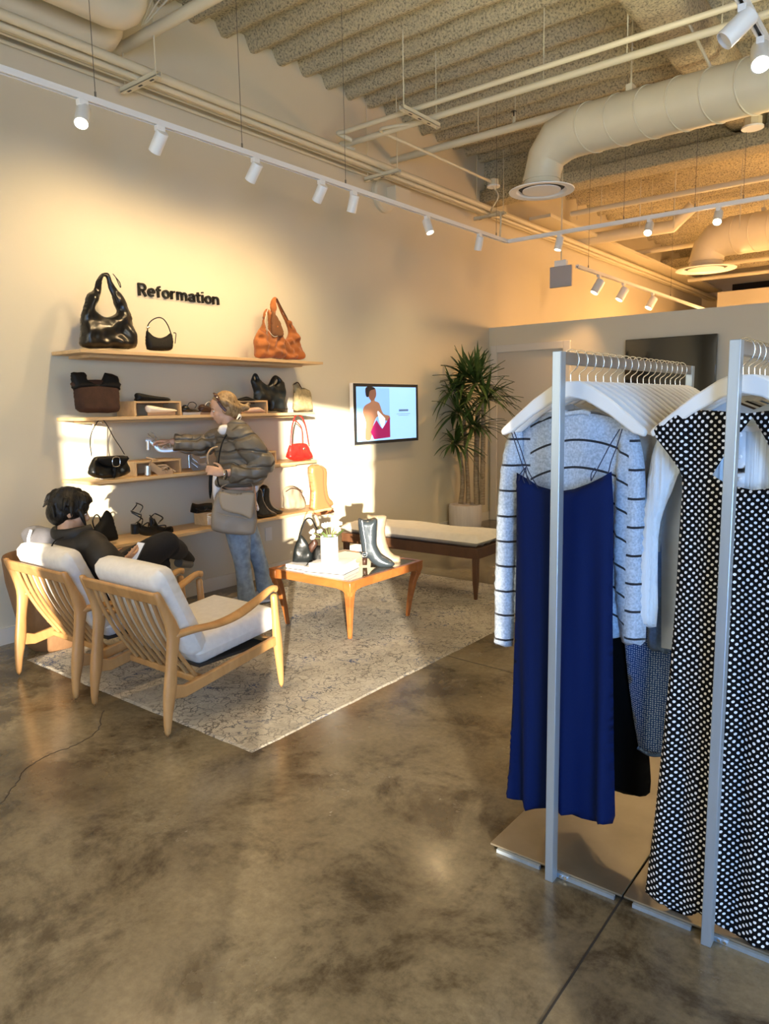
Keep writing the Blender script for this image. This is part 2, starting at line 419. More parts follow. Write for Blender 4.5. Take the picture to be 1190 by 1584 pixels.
w1 = [at(148,152,X=TX), at(375,232,X=TX), at(535,287,X=TX), at(768,362,X=TX)]
track('track_rail', 'long white lighting rail hung parallel to the shelf wall', (TX,-1.3,TZ), (TX,TY,TZ), [(TX,p.y,TZ) for p in w1])
w2 = [at(965,346,Y=TY), at(1075,328,Y=TY), at(1150,315,Y=TY)]
track('track_rail', 'white lighting rail crossing in front of the low partition', (TX,TY,TZ), (XR-.2,TY,TZ), [(p.x,TY,TZ) for p in w2])
q3 = at(1172,42,Z=TZ)
track('track_rail', 'white lighting rail at the top right corner, running towards the camera', (q3.x,.4,TZ), (q3.x,5.2,TZ), [(q3.x,3.2,TZ)])
BX = at(893,412,Z=2.95)
track('track_rail', 'lighting rail in the back room along its left wall', (BX.x,BX.y,2.95), (BX.x,BX.y+7,2.95), [(BX.x,BX.y+.3,2.95),(BX.x,BX.y+3.2,2.95)])

def lamp(loc, aim, label, r=.037, L=.125, glow=M_LAMP, group='track spotlights', e=0, col=WARM, size=62, drop=.075):
    """spotlight head on an adapter below a rail"""
    loc = V(loc); t = thing('track_spotlight', label, 'spotlight', loc, group)
    G().box(loc+V((0,0,-.025)), (.034,.055,.03)).cyl(loc+V((0,0,-.035)), loc+V((0,0,-drop)), .009, seg=10).build('adapter', M_WHITE, t, bevel=.003)
    d = (V(aim)-loc).normalized(); M = d.to_track_quat('Z','Y').to_matrix(); c = loc+V((0,0,-drop))+d*.02
    a = c-d*L*.45
    g = G(); g.lathe([(r*.93,0),(r,.004),(r,L),(r*.9,L),(r*.88,L-.02)], a, 24, M, cap=False)
    g.lathe([(.001,0),(r*.93,0)], a, 24, M, cap=False)
    g.build('lamp_head', M_WHITE, t, smooth=40)
    G().lathe([(.001,L-.014),(r*.88,L-.014),(r*.88,L-.020),(.001,L-.020)], a, 24, M).build('lens', glow, t)
    if e:
        p = a+d*(L+.01)
        light('spotlight_light', 'SPOT', p, e, col, aim=p+d, spot_size=math.radians(size), spot_blend=.9, shadow_soft_size=.03)
    return t
# heads on the rail beside the shelf wall
spec = [((127,156),(.55,-.55,-1.0),'lit spotlight nearest the left edge of the photo, facing the room',M_LAMP,55),
        ((247,196),(-1.0,.0,-.95),'unlit-looking spotlight aimed at the wall above the black bags',M_WHITE,44),
        ((395,246),(-1.0,-.05,-1.1),'spotlight on the long rail, third from the left, aimed at the sign wall',M_WHITE,43),
        ((497,279),(-.9,.1,-1.0),'glowing spotlight above the tan suede bags',M_LAMP2,42),
        ((547,296),(-.6,.1,-1.4),'upright spotlight just left of the round wall speaker',M_WHITE,34),
        ((661,332),(.55,-.1,-1.2),'glowing spotlight above the wall screen, tilted to the right',M_LAMP2,16),
        ((742,360),(-.45,.2,-1.4),'last spotlight before the corner of the long rail',M_WHITE,34)]
for (px, py), d, lab, gm, e in spec:
    p = at(px, py, X=TX); lamp((TX,p.y,TZ-.004), (TX+d[0],p.y+d[1],TZ-.004-.075+d[2]), lab, glow=gm, e=e, size=128)
# two more heads of the same rail before the frame starts
for y, w_ in ((.9,'nearer one'),(-.2,'further one')):
    p = (TX,y,TZ-.004); lamp(p, (TX-1,y,TZ-1.0), 'spotlight on the long rail beyond the left edge of the view, '+w_, glow=M_WHITE, e=24, size=130)
for (px, py), d, lab, gm, e in [((866,366),(-.15,-.3,-1.2),'small spotlight above the blank hanging sign',M_LAMP2,22),
        ((1005,343),(.1,-.9,-1.0),'bright spotlight over the rack, left of the pair on the crossing rail',M_LAMP,26),
        ((1112,325),(.1,-.9,-1.0),'bright spotlight over the rack, right of the pair on the crossing rail',M_LAMP,26)]:
    p = at(px, py, Y=TY); lamp((p.x,TY,TZ-.004), (p.x+d[0],TY+d[1],TZ-.08+d[2]), lab, glow=gm, e=e, size=80)
for y, d, lab, gm, e in [(at(1150,12,X=q3.x).y,(-.9,-.5,-.9),'white spotlight at the top edge seen from behind',M_WHITE,0),
        (at(1178,62,X=q3.x).y,(.25,-.9,-1.0),'large glowing spotlight in the top right corner',M_LAMP,40)]:
    lamp((q3.x,y,TZ-.004), (q3.x+d[0],y+d[1],TZ-.08+d[2]), lab, r=.042, L=.14, glow=gm, e=e, size=90)
for k, (px, lab) in enumerate(((927,'back room spotlight, first of the row above the partition'),(965,'back room spotlight, second of the row above the partition'),(1010,'brightest back room spotlight above the partition'))):
    p = at(px, 412+(px-893)*.335, X=BX.x); lamp((BX.x,p.y,2.95), (BX.x-.3,p.y-.35,2.2), lab, glow=M_LAMP2 if k < 2 else M_LAMP, r=.05, L=.16, e=75, col=AMBER, size=110, drop=.12)

def pipe(name, label, pts, r, m=M_PIPE, cat='pipe', n=0, seg=12, group=None):
    P = spline(pts, n) if n else [V(p) for p in pts]
    o = G().tube(P, r, seg).build(name, m, None, smooth=60); return tag(o, label, cat, group)
def spiral_duct(name, label, ax, y, zc, x0, x1, r, drop_z, dr):
    t = thing(name, label, 'air duct', (x0,y,zc))
    g = G(); g.tube([(x0+.30,y,zc),(x1,y,zc)], r, 40)
    # sewn ridges of the spiral seam
    x = x0+.45
    while x < x1-.1:
        g.tube([(x+.05*math.cos(a*1.0)*1.6, y+(r+.002)*math.cos(a), zc+(r+.002)*math.sin(a)) for a in [2*PI*k/40 for k in range(40)]], .006, 6, closed=True); x += .235
    g.build('duct_run', M_DUCT, t, smooth=50)
    # gored elbow turning down to the diffuser
    g = G(); R = .30; st = []
    for k in range(4):
        a = PI/2*k/3; st.append(V((x0+.30-R*math.sin(a)*1.0, y, zc-R+R*math.cos(a))))
    P = [V((x0+.31,y,zc))]+st[1:]+[V((x0,y,zc-R-.02))]; rr = [r, r*.98, dr*1.02, dr, dr]
    ds = [V((-1,0,0)), V((-.87,0,-.5)), V((-.5,0,-.87)), V((0,0,-1)), V((0,0,-1))]; rings = []
    for p, q, d in zip(P, rr, ds):
        u = V((0,1,0)); s_ = d.cross(u); rings.append([p+u*math.cos(2*PI*k/40)*q+s_*math.sin(2*PI*k/40)*q for k in range(40)])
    g.loft(rings); g.build('duct_elbow', M_DUCT, t, smooth=25)
    g = G(); g.tube([(x0,y,zc-R),(x0,y,drop_z+.036)], dr*.97, 40); g.tube([(x0+.0,y,zc-R+.0),(x0,y,zc-R-.03)], dr*1.03, 40)
    g.build('duct_drop', M_DUCT, t, smooth=50)
    df = thing_part = G().lathe([(dr*.9,.03),(dr*1.25,.028),(dr*1.78,.004),(dr*1.76,-.004),(dr*1.38,0),(dr*1.30,.012),(dr*1.25,.026)], (x0,y,drop_z), 48, cap=False).build('diffuser', M_WHITE, t)
    G().lathe([(.001,.03),(dr*1.26,.03),(dr*1.26,.026),(.001,.026)], (x0,y,drop_z), 40).build('throat', M_DARK, df)
    for a, c in ((1.04,.84),(.60,.36),(.20,.001)):
        G().lathe([(dr*c,-.004+.02*(1.2-a)),(dr*a,.002),(dr*a,.010),(dr*c,.014+.01*(1.2-a))], (x0,y,drop_z), 40).build('cone_ring', M_WHITE, df)
    for x in (x0+.75, x0+1.9):
        G().cyl((x,y,zc+r),(x,y,ZC-.02),.007,seg=8).box((x,y,zc+r+.02),(.05,.09,.05)).build('hanger_rod', M_PIPE, t)
    return t
pv = at(838,296,Z=3.30)
pc = at(905,200,Y=pv.y)
spiral_duct('spiral_duct', 'large white spiral air duct with a round diffuser, top right', 'x', pv.y, pc.z, pv.x, XR, .19, 3.30, .155)
pb = at(1092,417,Z=3.45); pbc = at(1150,362,Y=pb.y)
spiral_duct('spiral_duct', 'warm-lit air duct with a round diffuser in the back room', 'x', pb.y, pbc.z, pb.x, XR, .27, 3.45, .24)
# two stubby pipes with rounded ends top left
for (px, py, xx, r, lab, end) in ((60,26,-4.60,.105,'lower of the two fat white pipes in the top left corner',168),(120,-8,-4.22,.10,'upper of the two fat white pipes in the top left corner',205)):
    z = at(px,py,X=xx).z; y1 = at(end,py+(end-px)*.36,X=xx).y
    pts = [(xx,-1.4,z),(xx,y1-.16,z)]+[(xx,y1-.16+.16*math.sin(a),z+.16-.16*math.cos(a)) for a in (.4,.8,1.2,PI/2)]+[(xx,y1,ZC-.06)]
    pipe('drain_pipe', lab, pts, r, M_DUCT, seg=24)
# sprinkler mains across the shop
def xrun(name, label, px, py, X0, r, cat='pipe', x1=XR, y=None, grp=None):
    p = at(px,py,X=X0) if y is None else at(px,py,Y=y)
    return pipe(name, label, [(p.x if y is not None else X0,p.y,p.z),(x1,p.y,p.z)], r, cat=cat, group=grp), p
_, pa = xrun('sprinkler_pipe','thick white pipe leaving the wall at the top left corner',178,80,XW,.038)
_, pm = xrun('sprinkler_pipe','white sprinkler pipe running behind the large duct elbow',606,249,XW,.035)
hd = at(795,182,Y=pm.y)
t = thing('fire_sprinkler','small upright sprinkler head on the pipe left of the large duct','sprinkler',(hd.x,pm.y,pm.z+.03))
G().cyl((hd.x,pm.y,pm.z+.02),(hd.x,pm.y,pm.z+.09),.012).build('stem',M_PIPE,t); G().cyl((hd.x,pm.y,pm.z+.09),(hd.x,pm.y,pm.z+.13),.006).lathe([(.001,0),(.026,0),(.026,.005),(.001,.005)],(hd.x,pm.y,pm.z+.13),16).build('deflector',M_DARK,t)
# conduit pair crossing above the rack
CZ = 3.9
e0 = at(604,180,Z=CZ); e1 = at(655,186,Z=CZ)
for k, (px, py, bx, by, lab) in enumerate(((604,181,520,205,'upper conduit of the pair crossing the ceiling'),(640,191,525,222,'lower conduit of the pair crossing the ceiling'))):
    s = at(px,py,Z=CZ); b_ = at(bx,by,Z=CZ)
    pts = spline([(b_.x+.08,b_.y+.12,CZ-.05),(b_.x,b_.y+.03,CZ),(b_.x+.1,s.y+.0,CZ),(s.x,s.y,CZ)],6)+[V((XR,s.y,CZ))]
    pipe('conduit', lab, pts, .020+.006*k, cat='conduit')
    PY = s.y
s = at(590,200,Z=CZ); e = at(770,292,X=s.x+.05)
pipe('conduit','thin conduit running from the ceiling bracket to the junction box', spline([at(650,190,Z=CZ),at(605,196,Z=CZ),at(590,203,Z=CZ),V((s.x,s.y+.4,CZ-.02))],6)+[V((s.x,e.y,CZ-.02))], .014, cat='conduit')
jb = V((s.x,e.y,CZ-.02))
t = thing('junction_box','round white junction box near the wall corner above the rail','junction box',jb)
G().cyl(jb+V((0,0,.03)),jb+V((0,0,-.03)),.06,seg=8).build('box_body',M_PIPE,t); G().cyl(jb+V((0,0,-.03)),jb+V((0,0,-.045)),.07,seg=20).build('cover',M_WHITE,t)
tag(G().tube(spline([jb+V((0,0,-.04)),jb+V((.03,.05,-.14)),jb+V((.0,-.05,-.3)),V((TX,jb.y-.2 if jb.y<TY else TY-.15,TZ+.25)),V((TX,TY-.15,TZ+.02))],8),.008,8).build('power_cable',M_PIPE),'cable dropping from the round junction box to the rail corner','cable')
# bundle of conduits parallel to the shelf wall
BR = []
for k, (py, xx, r, lab) in enumerate(((21,-4.50,.030,'thickest and topmost conduit of the bundle along the shelf wall'),(38,-4.58,.022,'second conduit down in the bundle along the shelf wall'),
        (44,-4.64,.012,'thin conduit between the thicker ones along the shelf wall'),(49,-4.70,.012,'thin conduit nearest the wall in the upper bundle'))):
    z = at(0,py,X=xx).z; BR.append((xx,z)); pipe('conduit', lab, [(xx,-1.4,z),(xx,YB,z)], r, cat='conduit')
z4 = at(0,62,X=-4.825).z; y4 = at(585,283,X=-4.825).y
pipe('conduit','lowest conduit, fixed flat on the shelf wall and ending at the speaker',[(-4.825,-1.4,z4),(-4.825,y4,z4)],.014,cat='conduit')
for px, py, lab in ((215,116,'slotted steel bracket under the conduits, nearest the top left pipes'),(590,240,'slotted bracket under the conduits above the round speaker'),(757,300,'slotted bracket under the conduits at the far wall corner')):
    p = at(px,py,X=-4.58); zz = min(b[1] for b in BR)-.045
    t = thing('conduit_bracket', lab, 'pipe bracket', (-4.55,p.y,zz))
    g = G(); g.bar((-4.78,p.y,zz),(-4.36,p.y,zz),.045,.008)
    for s_ in (-1,1): g.bar((-4.78,p.y+.02*s_,zz+.016),(-4.36,p.y+.02*s_,zz+.016),.005,.034)
    g.build('channel', M_PIPE, t, smooth=0, off=t.location)
    g = G()
    for k in range(3): G().bar((-4.72+k*.13,p.y,zz-.0045),(-4.68+k*.13,p.y,zz-.0045),.014,.002).build('slot', M_DARK, t, smooth=0)
    for x in (-4.75,-4.39): G().cyl((x,p.y,zz-.01),(x,p.y,ZC-.03),.005,seg=6).build('threaded_rod', M_PIPE, t)
g0 = at(212,110,X=-4.5)
for k in range(3):
    tag(G().cyl((-4.42+.02*k,g0.y,4.0),(-3.75+.05*k,g0.y+.15*k-.1,ZC-.02),.006,seg=6).build('brace_wire',M_PIPE),'slanting brace wire rising from the bracket at the top left, %s of the three'%('leftmost','middle','rightmost')[k],'wire','brace wires at the top left')
p = at(655,186,Z=CZ-.065); t = thing('conduit_bracket','slotted bracket holding the crossing conduit pair','pipe bracket',p)
g = G(); g.bar((p.x,p.y-.30,p.z),(p.x,p.y+.22,p.z),.045,.008)
for s_ in (-1,1): g.bar((p.x+.02*s_,p.y-.30,p.z+.016),(p.x+.02*s_,p.y+.22,p.z+.016),.005,.034)
g.build('channel',M_PIPE,t,smooth=0)
for y in (-.27,.19): G().cyl((p.x,p.y+y,p.z-.02),(p.x,p.y+y,ZC-.02),.005,seg=6).build('threaded_rod',M_PIPE,t)
g = G()
for k in range(3): G().bar((p.x,p.y-.2+k*.13,p.z-.0045),(p.x,p.y-.16+k*.13,p.z-.0045),.014,.002).build('slot',M_DARK,t,smooth=0)
# hangers of the crossing pipes
for (px, y, z, w_) in ((797,pm.y,pm.z,'second rod on the sprinkler pipe left of the large duct'),(740,pm.y,pm.z,'first rod on the sprinkler pipe left of the large duct'),(967,PY,CZ,'middle of the three rods on the crossing conduits'),(1110,PY,CZ,'rod on the crossing conduits nearest the right edge'),(840,PY,CZ,'leftmost of the three rods on the crossing conduits')):
    x = at(px,200,Y=y).x
    o = G().cyl((x,y,z),(x,y,ZC-.02),.005,seg=6).build('hanger_rod',M_PIPE); tag(o,w_,'rod','pipe hanger rods')
# slanting brace above the duct
a_, b_ = at(1030,0,Y=5.6), at(1098,95,Y=6.0)
tag(G().cyl((a_.x,5.4,ZC-.02),(b_.x,6.1,pc.z+.2),.012,seg=8).build('duct_brace',M_PIPE),'slanting brace rod going down to the large duct','rod')
t = thing('junction_box','round white junction box below the large duct, right edge','junction box',at(1165,190,Y=6.9))
j = at(1165,190,Y=6.9); G().cyl(j+V((0,0,.04)),j+V((0,0,-.03)),.07,seg=8).build('box_body',M_PIPE,t); G().cyl(j+V((0,0,-.03)),j+V((0,0,-.045)),.085,seg=20).build('cover',M_WHITE,t); G().cyl(j+V((0,0,.03)),(j.x,j.y,ZC-.02),.006,seg=6).build('stem',M_PIPE,t)
# round speaker high on the shelf wall
p = at(592,303,X=XW); t = thing('wall_speaker','round pale speaker fixed high on the shelf wall behind the rail','speaker',p)
Mx = Matrix.Rotation(PI/2,3,'Y')
G().lathe([(.001,0),(.17,0),(.17,.03),(.15,.05),(.001,.06)],p,40,Mx).build('backplate',M_WALL,t)
G().box(p+V((.10,.13,.0)),(.14,.26,.16)).build('speaker_box',M_WALL,t,bevel=.01)
# blank sign hanging over the partition
p = at(868,428,Y=7.5); t = thing('hanging_sign','blank grey panel hanging from a rod above the partition door','sign',p+V((0,0,.2)))
G().box(p,(.245,.03,.215)).build('panel',mat('grey_sign_panel',(.40,.37,.36),.5),t,bevel=.004)
G().box(p+V((0,0,.135)),(.13,.06,.06)).build('canopy_box',M_WHITE,t,bevel=.004)
G().cyl(p+V((0,0,.15)),(p.x,p.y,ZC),.006,seg=8).build('rod',M_PIPE,t)
# services of the back room
for k, (px, py, y, r, lab) in enumerate(((884,331,9.4,.035,'topmost thick pipe crossing the amber ceiling of the back room'),(891,374,10.6,.085,'fat white pipe crossing the back room behind the rail'),
        (965,394,13.2,.045,'straight pipe left of the back room duct'),(1031,419,14.8,.04,'upper of the low pipes behind the back room diffuser'),(1065,434,15.0,.035,'lower of the low pipes behind the back room diffuser'))):
    p = at(px,py,Y=y); x1 = XR
    if k == 1: x1 = at(1042,345,Y=y).x; pts = [(p.x,y,p.z),(x1,y,p.z),(x1+.25,y,p.z+.22)]
    elif k == 2: x1 = at(1078,380,Y=y).x; pts = [(p.x,y,p.z),(x1,y,p.z)]
    else: pts = [(p.x,y,p.z),(x1,y,p.z)]
    pipe('ceiling_pipe', lab, pts, r)
for k, px in enumerate((893,930,965,990,1008,1043,1080,1145)):
    y = 9.4 if k % 2 else 10.6; q = at(px,340,Y=y)
    tag(G().cyl((q.x,y,q.z if k%2==0 else q.z-.1),(q.x,y,ZC+.05),.006,seg=6).build('hanger_rod',M_PIPE),'thin rod holding a back room pipe, %s from the left'%('first','second','third','fourth','fifth','sixth','seventh','last')[k],'rod','back room hanger rods')
a_ = at(1110,452,Y=15.6); b_ = at(1196,478,Y=15.6)
t = thing('wall_cabinet','pale box unit standing behind the partition at the right edge','cabinet',(a_.x,15.6,0))
G().bb((a_.x,15.6,0),(XR-.3,16.2,a_.z)).build('carcass',M_WALL,t,smooth=0,bevel=.01); G().bb((a_.x+1.0,15.58,.1),(a_.x+1.02,15.6,a_.z-.05)).build('panel_joint',M_TRIM,t,smooth=0)
# suspended cable tray parallel to the back room wall
tag(G().bb((-4.6,9.0,3.86),(-4.3,17.5,3.90)).build('cable_tray',M_PIPE,smooth=0),'flat cable tray receding along the back room wall','cable tray')
# ------------------------------------------------------------------ furniture
class Pl:
    """upright plane through P with horizontal facing n; maps photo points to the plane and gives depth along n"""
    def __init__(s, P, n):
        s.P = V(P); s.n = V((n[0],n[1],0)).normalized(); s.d = V((-s.n.y,s.n.x,0))
    def ab(s, px, py):
        d = _f + _r*((px-W/2)/FPX) - _u*((py-H/2)/FPX); c = V((0,0,CH))
        t = (s.P-c).dot(s.n)/d.dot(s.n); q = c+d*t
        return ((q-s.P).dot(s.d), q.z)
    def fn(s, a, b, t): return V((s.P.x,s.P.y,0))+s.d*a+V((0,0,b))+s.n*t
    def w(s, px, py, t=0): a, b = s.ab(px,py); return s.fn(a,b,t)
    def pts(s, L, crop=None):
        if crop: ox, oy, k = crop; L = [(ox+x/k, oy+y/k) for x, y in L]
        return [s.ab(x,y) for x, y in L]
def smooth2(L, n=4): return [(p[0],p[1]) for p in spline([(a,b,0) for a,b in L], n, closed=True)]

M_OAK = wood('honey_oak', (.30,.15,.05), (.49,.28,.11), 7, (1,1,.25), .38)
M_SHELF = wood('pale_oak_shelf', (.52,.33,.15), (.72,.50,.26), 8, (1,.10,1), .5)
M_WALNUT = wood('walnut', (.065,.028,.013), (.13,.058,.027), 8, (1,1,.2), .45)
M_TEAK = wood('reddish_teak', (.24,.075,.018), (.40,.14,.035), 9, (.3,1,1), .32)
M_LINEN = mat('light_linen', (.66,.64,.60), .9, var=.08, vscale=30, bump=.35, bscale=420, sheen=.3)
M_LINEN2 = mat('cream_linen', (.76,.73,.66), .9, var=.06, vscale=20, bump=.3, bscale=380)

CX = -3.09
def armchair():
    t = thing('armchair', 'pale oak armchair with grey cushions, the empty one nearer the camera', 'armchair', (CX,2.24,0), 'slatted oak armchairs')
    hw = .31
    for s in (-1,1):
        x = CX+s*hw
        # rear leg: round foot, swelling at the arm joint, then raked back as the upright
        P = [(1.886,0,.017,.017),(1.893,.12,.020,.022),(1.915,.22,.024,.040),(1.925,.33,.021,.028),(1.945,.44,.021,.034),(1.955,.50,.021,.040),(1.918,.59,.019,.026),(1.878,.68,.018,.022),(1.872,.700,.012,.015)]
        rings = []
        for y, z, wx, wy in P: rings.append([V((x+wx*math.cos(a), y+wy*math.sin(a), z)) for a in [2*PI*k/14 for k in range(14)]])
        G().loft(rings).build('rear_leg', M_OAK, t, sub=1, smooth=180)
        P = [(2.612,.0055,.014,.014),(2.605,.15,.019,.021),(2.595,.27,.022,.034),(2.588,.38,.019,.022),(2.583,.50,.018,.020),(2.580,.545,.020,.024)]
        rings = [[V((x+wx*math.cos(a), y+wy*math.sin(a), z)) for a in [2*PI*k/14 for k in range(14)]] for y, z, wx, wy in P]
        G().loft(rings).build('front_leg', M_OAK, t, sub=1, smooth=180)
        # sculpted arm
        A = spline([(x,1.95,.475),(x,2.06,.478),(x,2.20,.470),(x,2.33,.485),(x,2.46,.528),(x,2.56,.568),(x,2.60,.562)],5)
        n = len(A); rings = []
        for i, p in enumerate(A):
            q = i/(n-1); d = (A[min(i+1,n-1)]-A[max(i-1,0)]).normalized(); u = V((0,-d.z,d.y)); sd = V((1,0,0))
            ww = .020+.022*math.sin(PI*min(1,q*1.15))**1.2; hh = .019-.006*math.sin(PI*q)
            if q > .93: ww *= .8
            rings.append([p+sd*ww*math.cos(a)+u*hh*math.sin(a) for a in [2*PI*k/14 for k in range(14)]])
        G().loft(rings).build('armrest', M_OAK, t, smooth=180)
        # side rail with a swelling at the rear
        G().prism([(x-.013,1.93,.18),(x-.013,1.99,.168),(x-.013,2.1,.185),(x-.013,2.58,.262),(x-.013,2.58,.312),(x-.013,2.1,.240),(x-.013,1.99,.228),(x-.013,1.93,.25)],(.026,0,0)).build('side_rail', M_OAK, t, bevel=.006)
    G().bar((CX-hw,1.883,.660),(CX+hw,1.883,.660),.022,.062,up=(0,-.35,1)).build('top_rail', M_OAK, t, bevel=.009, seg=3)
    G().bar((CX-hw,2.12,.205),(CX+hw,2.12,.205),.045,.035).build('rear_rail', M_OAK, t, bevel=.006)
    G().bar((CX-hw,2.57,.275),(CX+hw,2.57,.275),.025,.05).build('front_rail', M_OAK, t, bevel=.006)
    for k in range(8):
        x = CX-.245+k*.07
        Q = spline([(x,1.893,.645),(x,1.935,.52),(x,2.005,.38),(x,2.115,.212)],4)
        G().tube(Q,.0105,8,flat=1.0,up=(1,0,0)).build('slat', M_OAK, t, smooth=60)
    G().bb((CX-.26,2.12,.262),(CX+.26,2.56,.275)).build('webbing', M_DARK, t, smooth=0)
    sw = Pl((CX,2.37,0),(0,-1)); hwc = .272
    def rr_(x0,y0,x1,y1,r): return [(x+r*math.cos(a),y+r*math.sin(a)) for x,y,a0 in ((x1-r,y1-r,0),(x0+r,y1-r,PI/2),(x0+r,y0+r,PI),(x1-r,y0+r,1.5*PI)) for a in [a0+PI/2*k/4 for k in range(5)]]
    rect = rr_(-hwc,2.11,hwc,2.66,.035)
    g = G(); g.puff(rect,.062,.05,lambda a,b,t_: V((CX+a,b,.355+t_+(b-2.37)*.11)),res=.028,wr=lambda a,b:.010*math.cos(a*4)*math.cos((b-2.37)*4)); g.build('seat_cushion', M_LINEN, t, smooth=80)
    n_ = V((0,.91,.42)); u_ = V((0,-.42,.91))
    g = G(); g.puff(rr_(-hwc,0,hwc,.50,.04),.060,.05,lambda a,b,t_: V((CX+a,2.145,.325))+u_*b+n_*t_,res=.028,wr=lambda a,b:.012*math.cos(a*4)); g.build('back_cushion', M_LINEN, t, smooth=80)
    return t
ch1 = armchair()
ch2 = copy_tree(ch1); ch2.location = (CX-.775,2.225,0); ch2['label'] = 'pale oak armchair in which the dark-haired person sits'

# low coffee table with a glass top
TX0, TX1, TY0, TY1, TH = -3.70, -2.96, 3.40, 4.20, .405
t = thing('coffee_table', 'low reddish wooden coffee table with a glass top, on the rug', 'coffee table', ((TX0+TX1)/2,(TY0+TY1)/2,0))
def apron(a, b, n, name):
    a, b = V(a), V(b); d = (b-a); L = d.length; d.normalize(); pts = []
    N = 14
    for i in range(N+1):
        q = i/N; e = min(q,1-q)*L
        drop = .050+.045*max(0,1-e/.09)**2
        pts.append(a+d*q*L+V((0,0,-drop)))
    pts = [a]+pts+[b] ; pts = [a]+[p for p in pts[1:-1]]+[b]
    return G().prism(pts, V(n)*.022).build(name, M_TEAK, t, bevel=.003, smooth=40)
z = TH
apron((TX0+.02,TY0+.004,z-.002),(TX1-.02,TY0+.004,z-.002),(0,1,0),'apron'); apron((TX0+.02,TY1-.004,z-.002),(TX1-.02,TY1-.004,z-.002),(0,-1,0),'apron')
apron((TX1-.004,TY0+.02,z-.002),(TX1-.004,TY1-.02,z-.002),(-1,0,0),'apron'); apron((TX0+.004,TY0+.02,z-.002),(TX0+.004,TY1-.02,z-.002),(1,0,0),'apron')
for x, sx in ((TX0,1),(TX1,-1)):
    for y, sy in ((TY0,1),(TY1,-1)):
        rings = []
        for zz, ww, off in ((.0055,.024,.070),(.12,.032,.055),(.26,.044,.030),(.33,.054,.008),(.36,.060,.0),(z-.001,.062,0)):
            x0 = x+sx*off; y0 = y+sy*off
            rings.append([V((x0,y0,zz)),V((x0+sx*ww,y0,zz)),V((x0+sx*ww,y0+sy*ww,zz)),V((x0,y0+sy*ww,zz))])
        G().loft(rings).build('leg', M_TEAK, t, bevel=.005, smooth=50)
g = G()
for a, c in (((TX0,TY0),(TX1,TY0+.03)),((TX0,TY1-.03),(TX1,TY1)),((TX0,TY0+.03),(TX0+.03,TY1-.03)),((TX1-.03,TY0+.03),(TX1,TY1-.03))): g.bb((*a,z-.004),(*c,z+.006))
g.build('top_frame', M_TEAK, t, smooth=0)
M_GLASS = mat('dark_glass', (.10,.085,.06), .04, spec=.9, coat=.6)
G().bb((TX0+.03,TY0+.03,z-.002),(TX1-.03,TY1-.03,z+.004)).build('glass_top', M_GLASS, t, smooth=0)
TZT = z+.006

# bench
t = thing('bench', 'long dark wooden bench with a cream upholstered seat behind the coffee table', 'bench', (-3.5,4.98,0))
bx0, bx1, by0, by1 = -4.22, -2.84, 4.75, 5.20
g = G(); g.bb((bx0,by0,.33),(bx1,by0+.025,.415)); g.bb((bx0,by1-.025,.33),(bx1,by1,.415)); g.bb((bx0,by0+.025,.33),(bx0+.025,by1-.025,.415)); g.bb((bx1-.025,by0+.025,.33),(bx1,by1-.025,.415)); g.bb((bx0+.02,by0+.02,.395),(bx1-.02,by1-.02,.414))
g.build('apron', M_WALNUT, t, bevel=.003)
for x in (bx0+.03,bx1-.03):
    for y in (by0+.03,by1-.03):
        G().loft([[V((x+sx*w_,y+sy*w_,zz)) for sx,sy in ((-1,-1),(1,-1),(1,1),(-1,1))] for zz, w_ in ((.0055,.011),(.14,.019),(.30,.022),(.333,.022))]).build('leg', M_WALNUT, t, bevel=.004)
g = G(); g.puff([(bx0-.005,by0-.01),(bx1+.005,by0-.01),(bx1+.005,by1+.01),(bx0-.005,by1+.01)],.045,.035,lambda a,b,q: V((a,b,.458+q)),res=.06,wr=lambda a,b:.006*math.sin(a*9)*math.sin(b*13),back=.9)
g.build('seat_cushion', M_LINEN2, t, smooth=80)
G().ball((-3.25,4.98,.503),(.012,.012,.005)).build('tuft_button', M_LINEN2, t)

# rug
m, N, L, b = new_mat('faded_vintage_rug'); b.inputs['Roughness'].default_value = .95; b.inputs['Specular IOR Level'].default_value = .1
v = coords(N, L)
warp = nd(N,'ShaderNodeTexNoise'); warp.inputs['Scale'].default_value = 9; warp.inputs['Detail'].default_value = 4; L.new(v, warp.inputs['Vector'])
mx = nd(N,'ShaderNodeMix'); mx.data_type = 'RGBA'; mx.blend_type = 'ADD'; mx.inputs[0].default_value = .30; L.new(v, mx.inputs[6]); L.new(warp.outputs['Color'], mx.inputs[7])
vo = nd(N,'ShaderNodeTexVoronoi'); vo.feature = 'DISTANCE_TO_EDGE'; vo.inputs['Scale'].default_value = 13; L.new(mx.outputs[2], vo.inputs['Vector'])
l1 = ramp(N, [(.0,(1,1,1)),(.03,(.9,.9,.9)),(.07,(0,0,0))]); L.new(vo.outputs['Distance'], l1.inputs['Fac'])
vo2 = nd(N,'ShaderNodeTexVoronoi'); vo2.inputs['Scale'].default_value = 13; L.new(mx.outputs[2], vo2.inputs['Vector'])
l2 = ramp(N, [(.17,(0,0,0)),(.20,(.9,.9,.9)),(.235,(0,0,0)),(.34,(0,0,0)),(.37,(.7,.7,.7)),(.41,(0,0,0))]); L.new(vo2.outputs['Distance'], l2.inputs['Fac'])
wear = nd(N,'ShaderNodeTexNoise'); wear.inputs['Scale'].default_value = 3.2; wear.inputs['Detail'].default_value = 9; wear.inputs['Roughness'].default_value = .75; L.new(v, wear.inputs['Vector'])
wr_ = ramp(N, [(.36,(.15,.15,.15)),(.56,(1,1,1))]); L.new(wear.outputs['Fac'], wr_.inputs['Fac'])
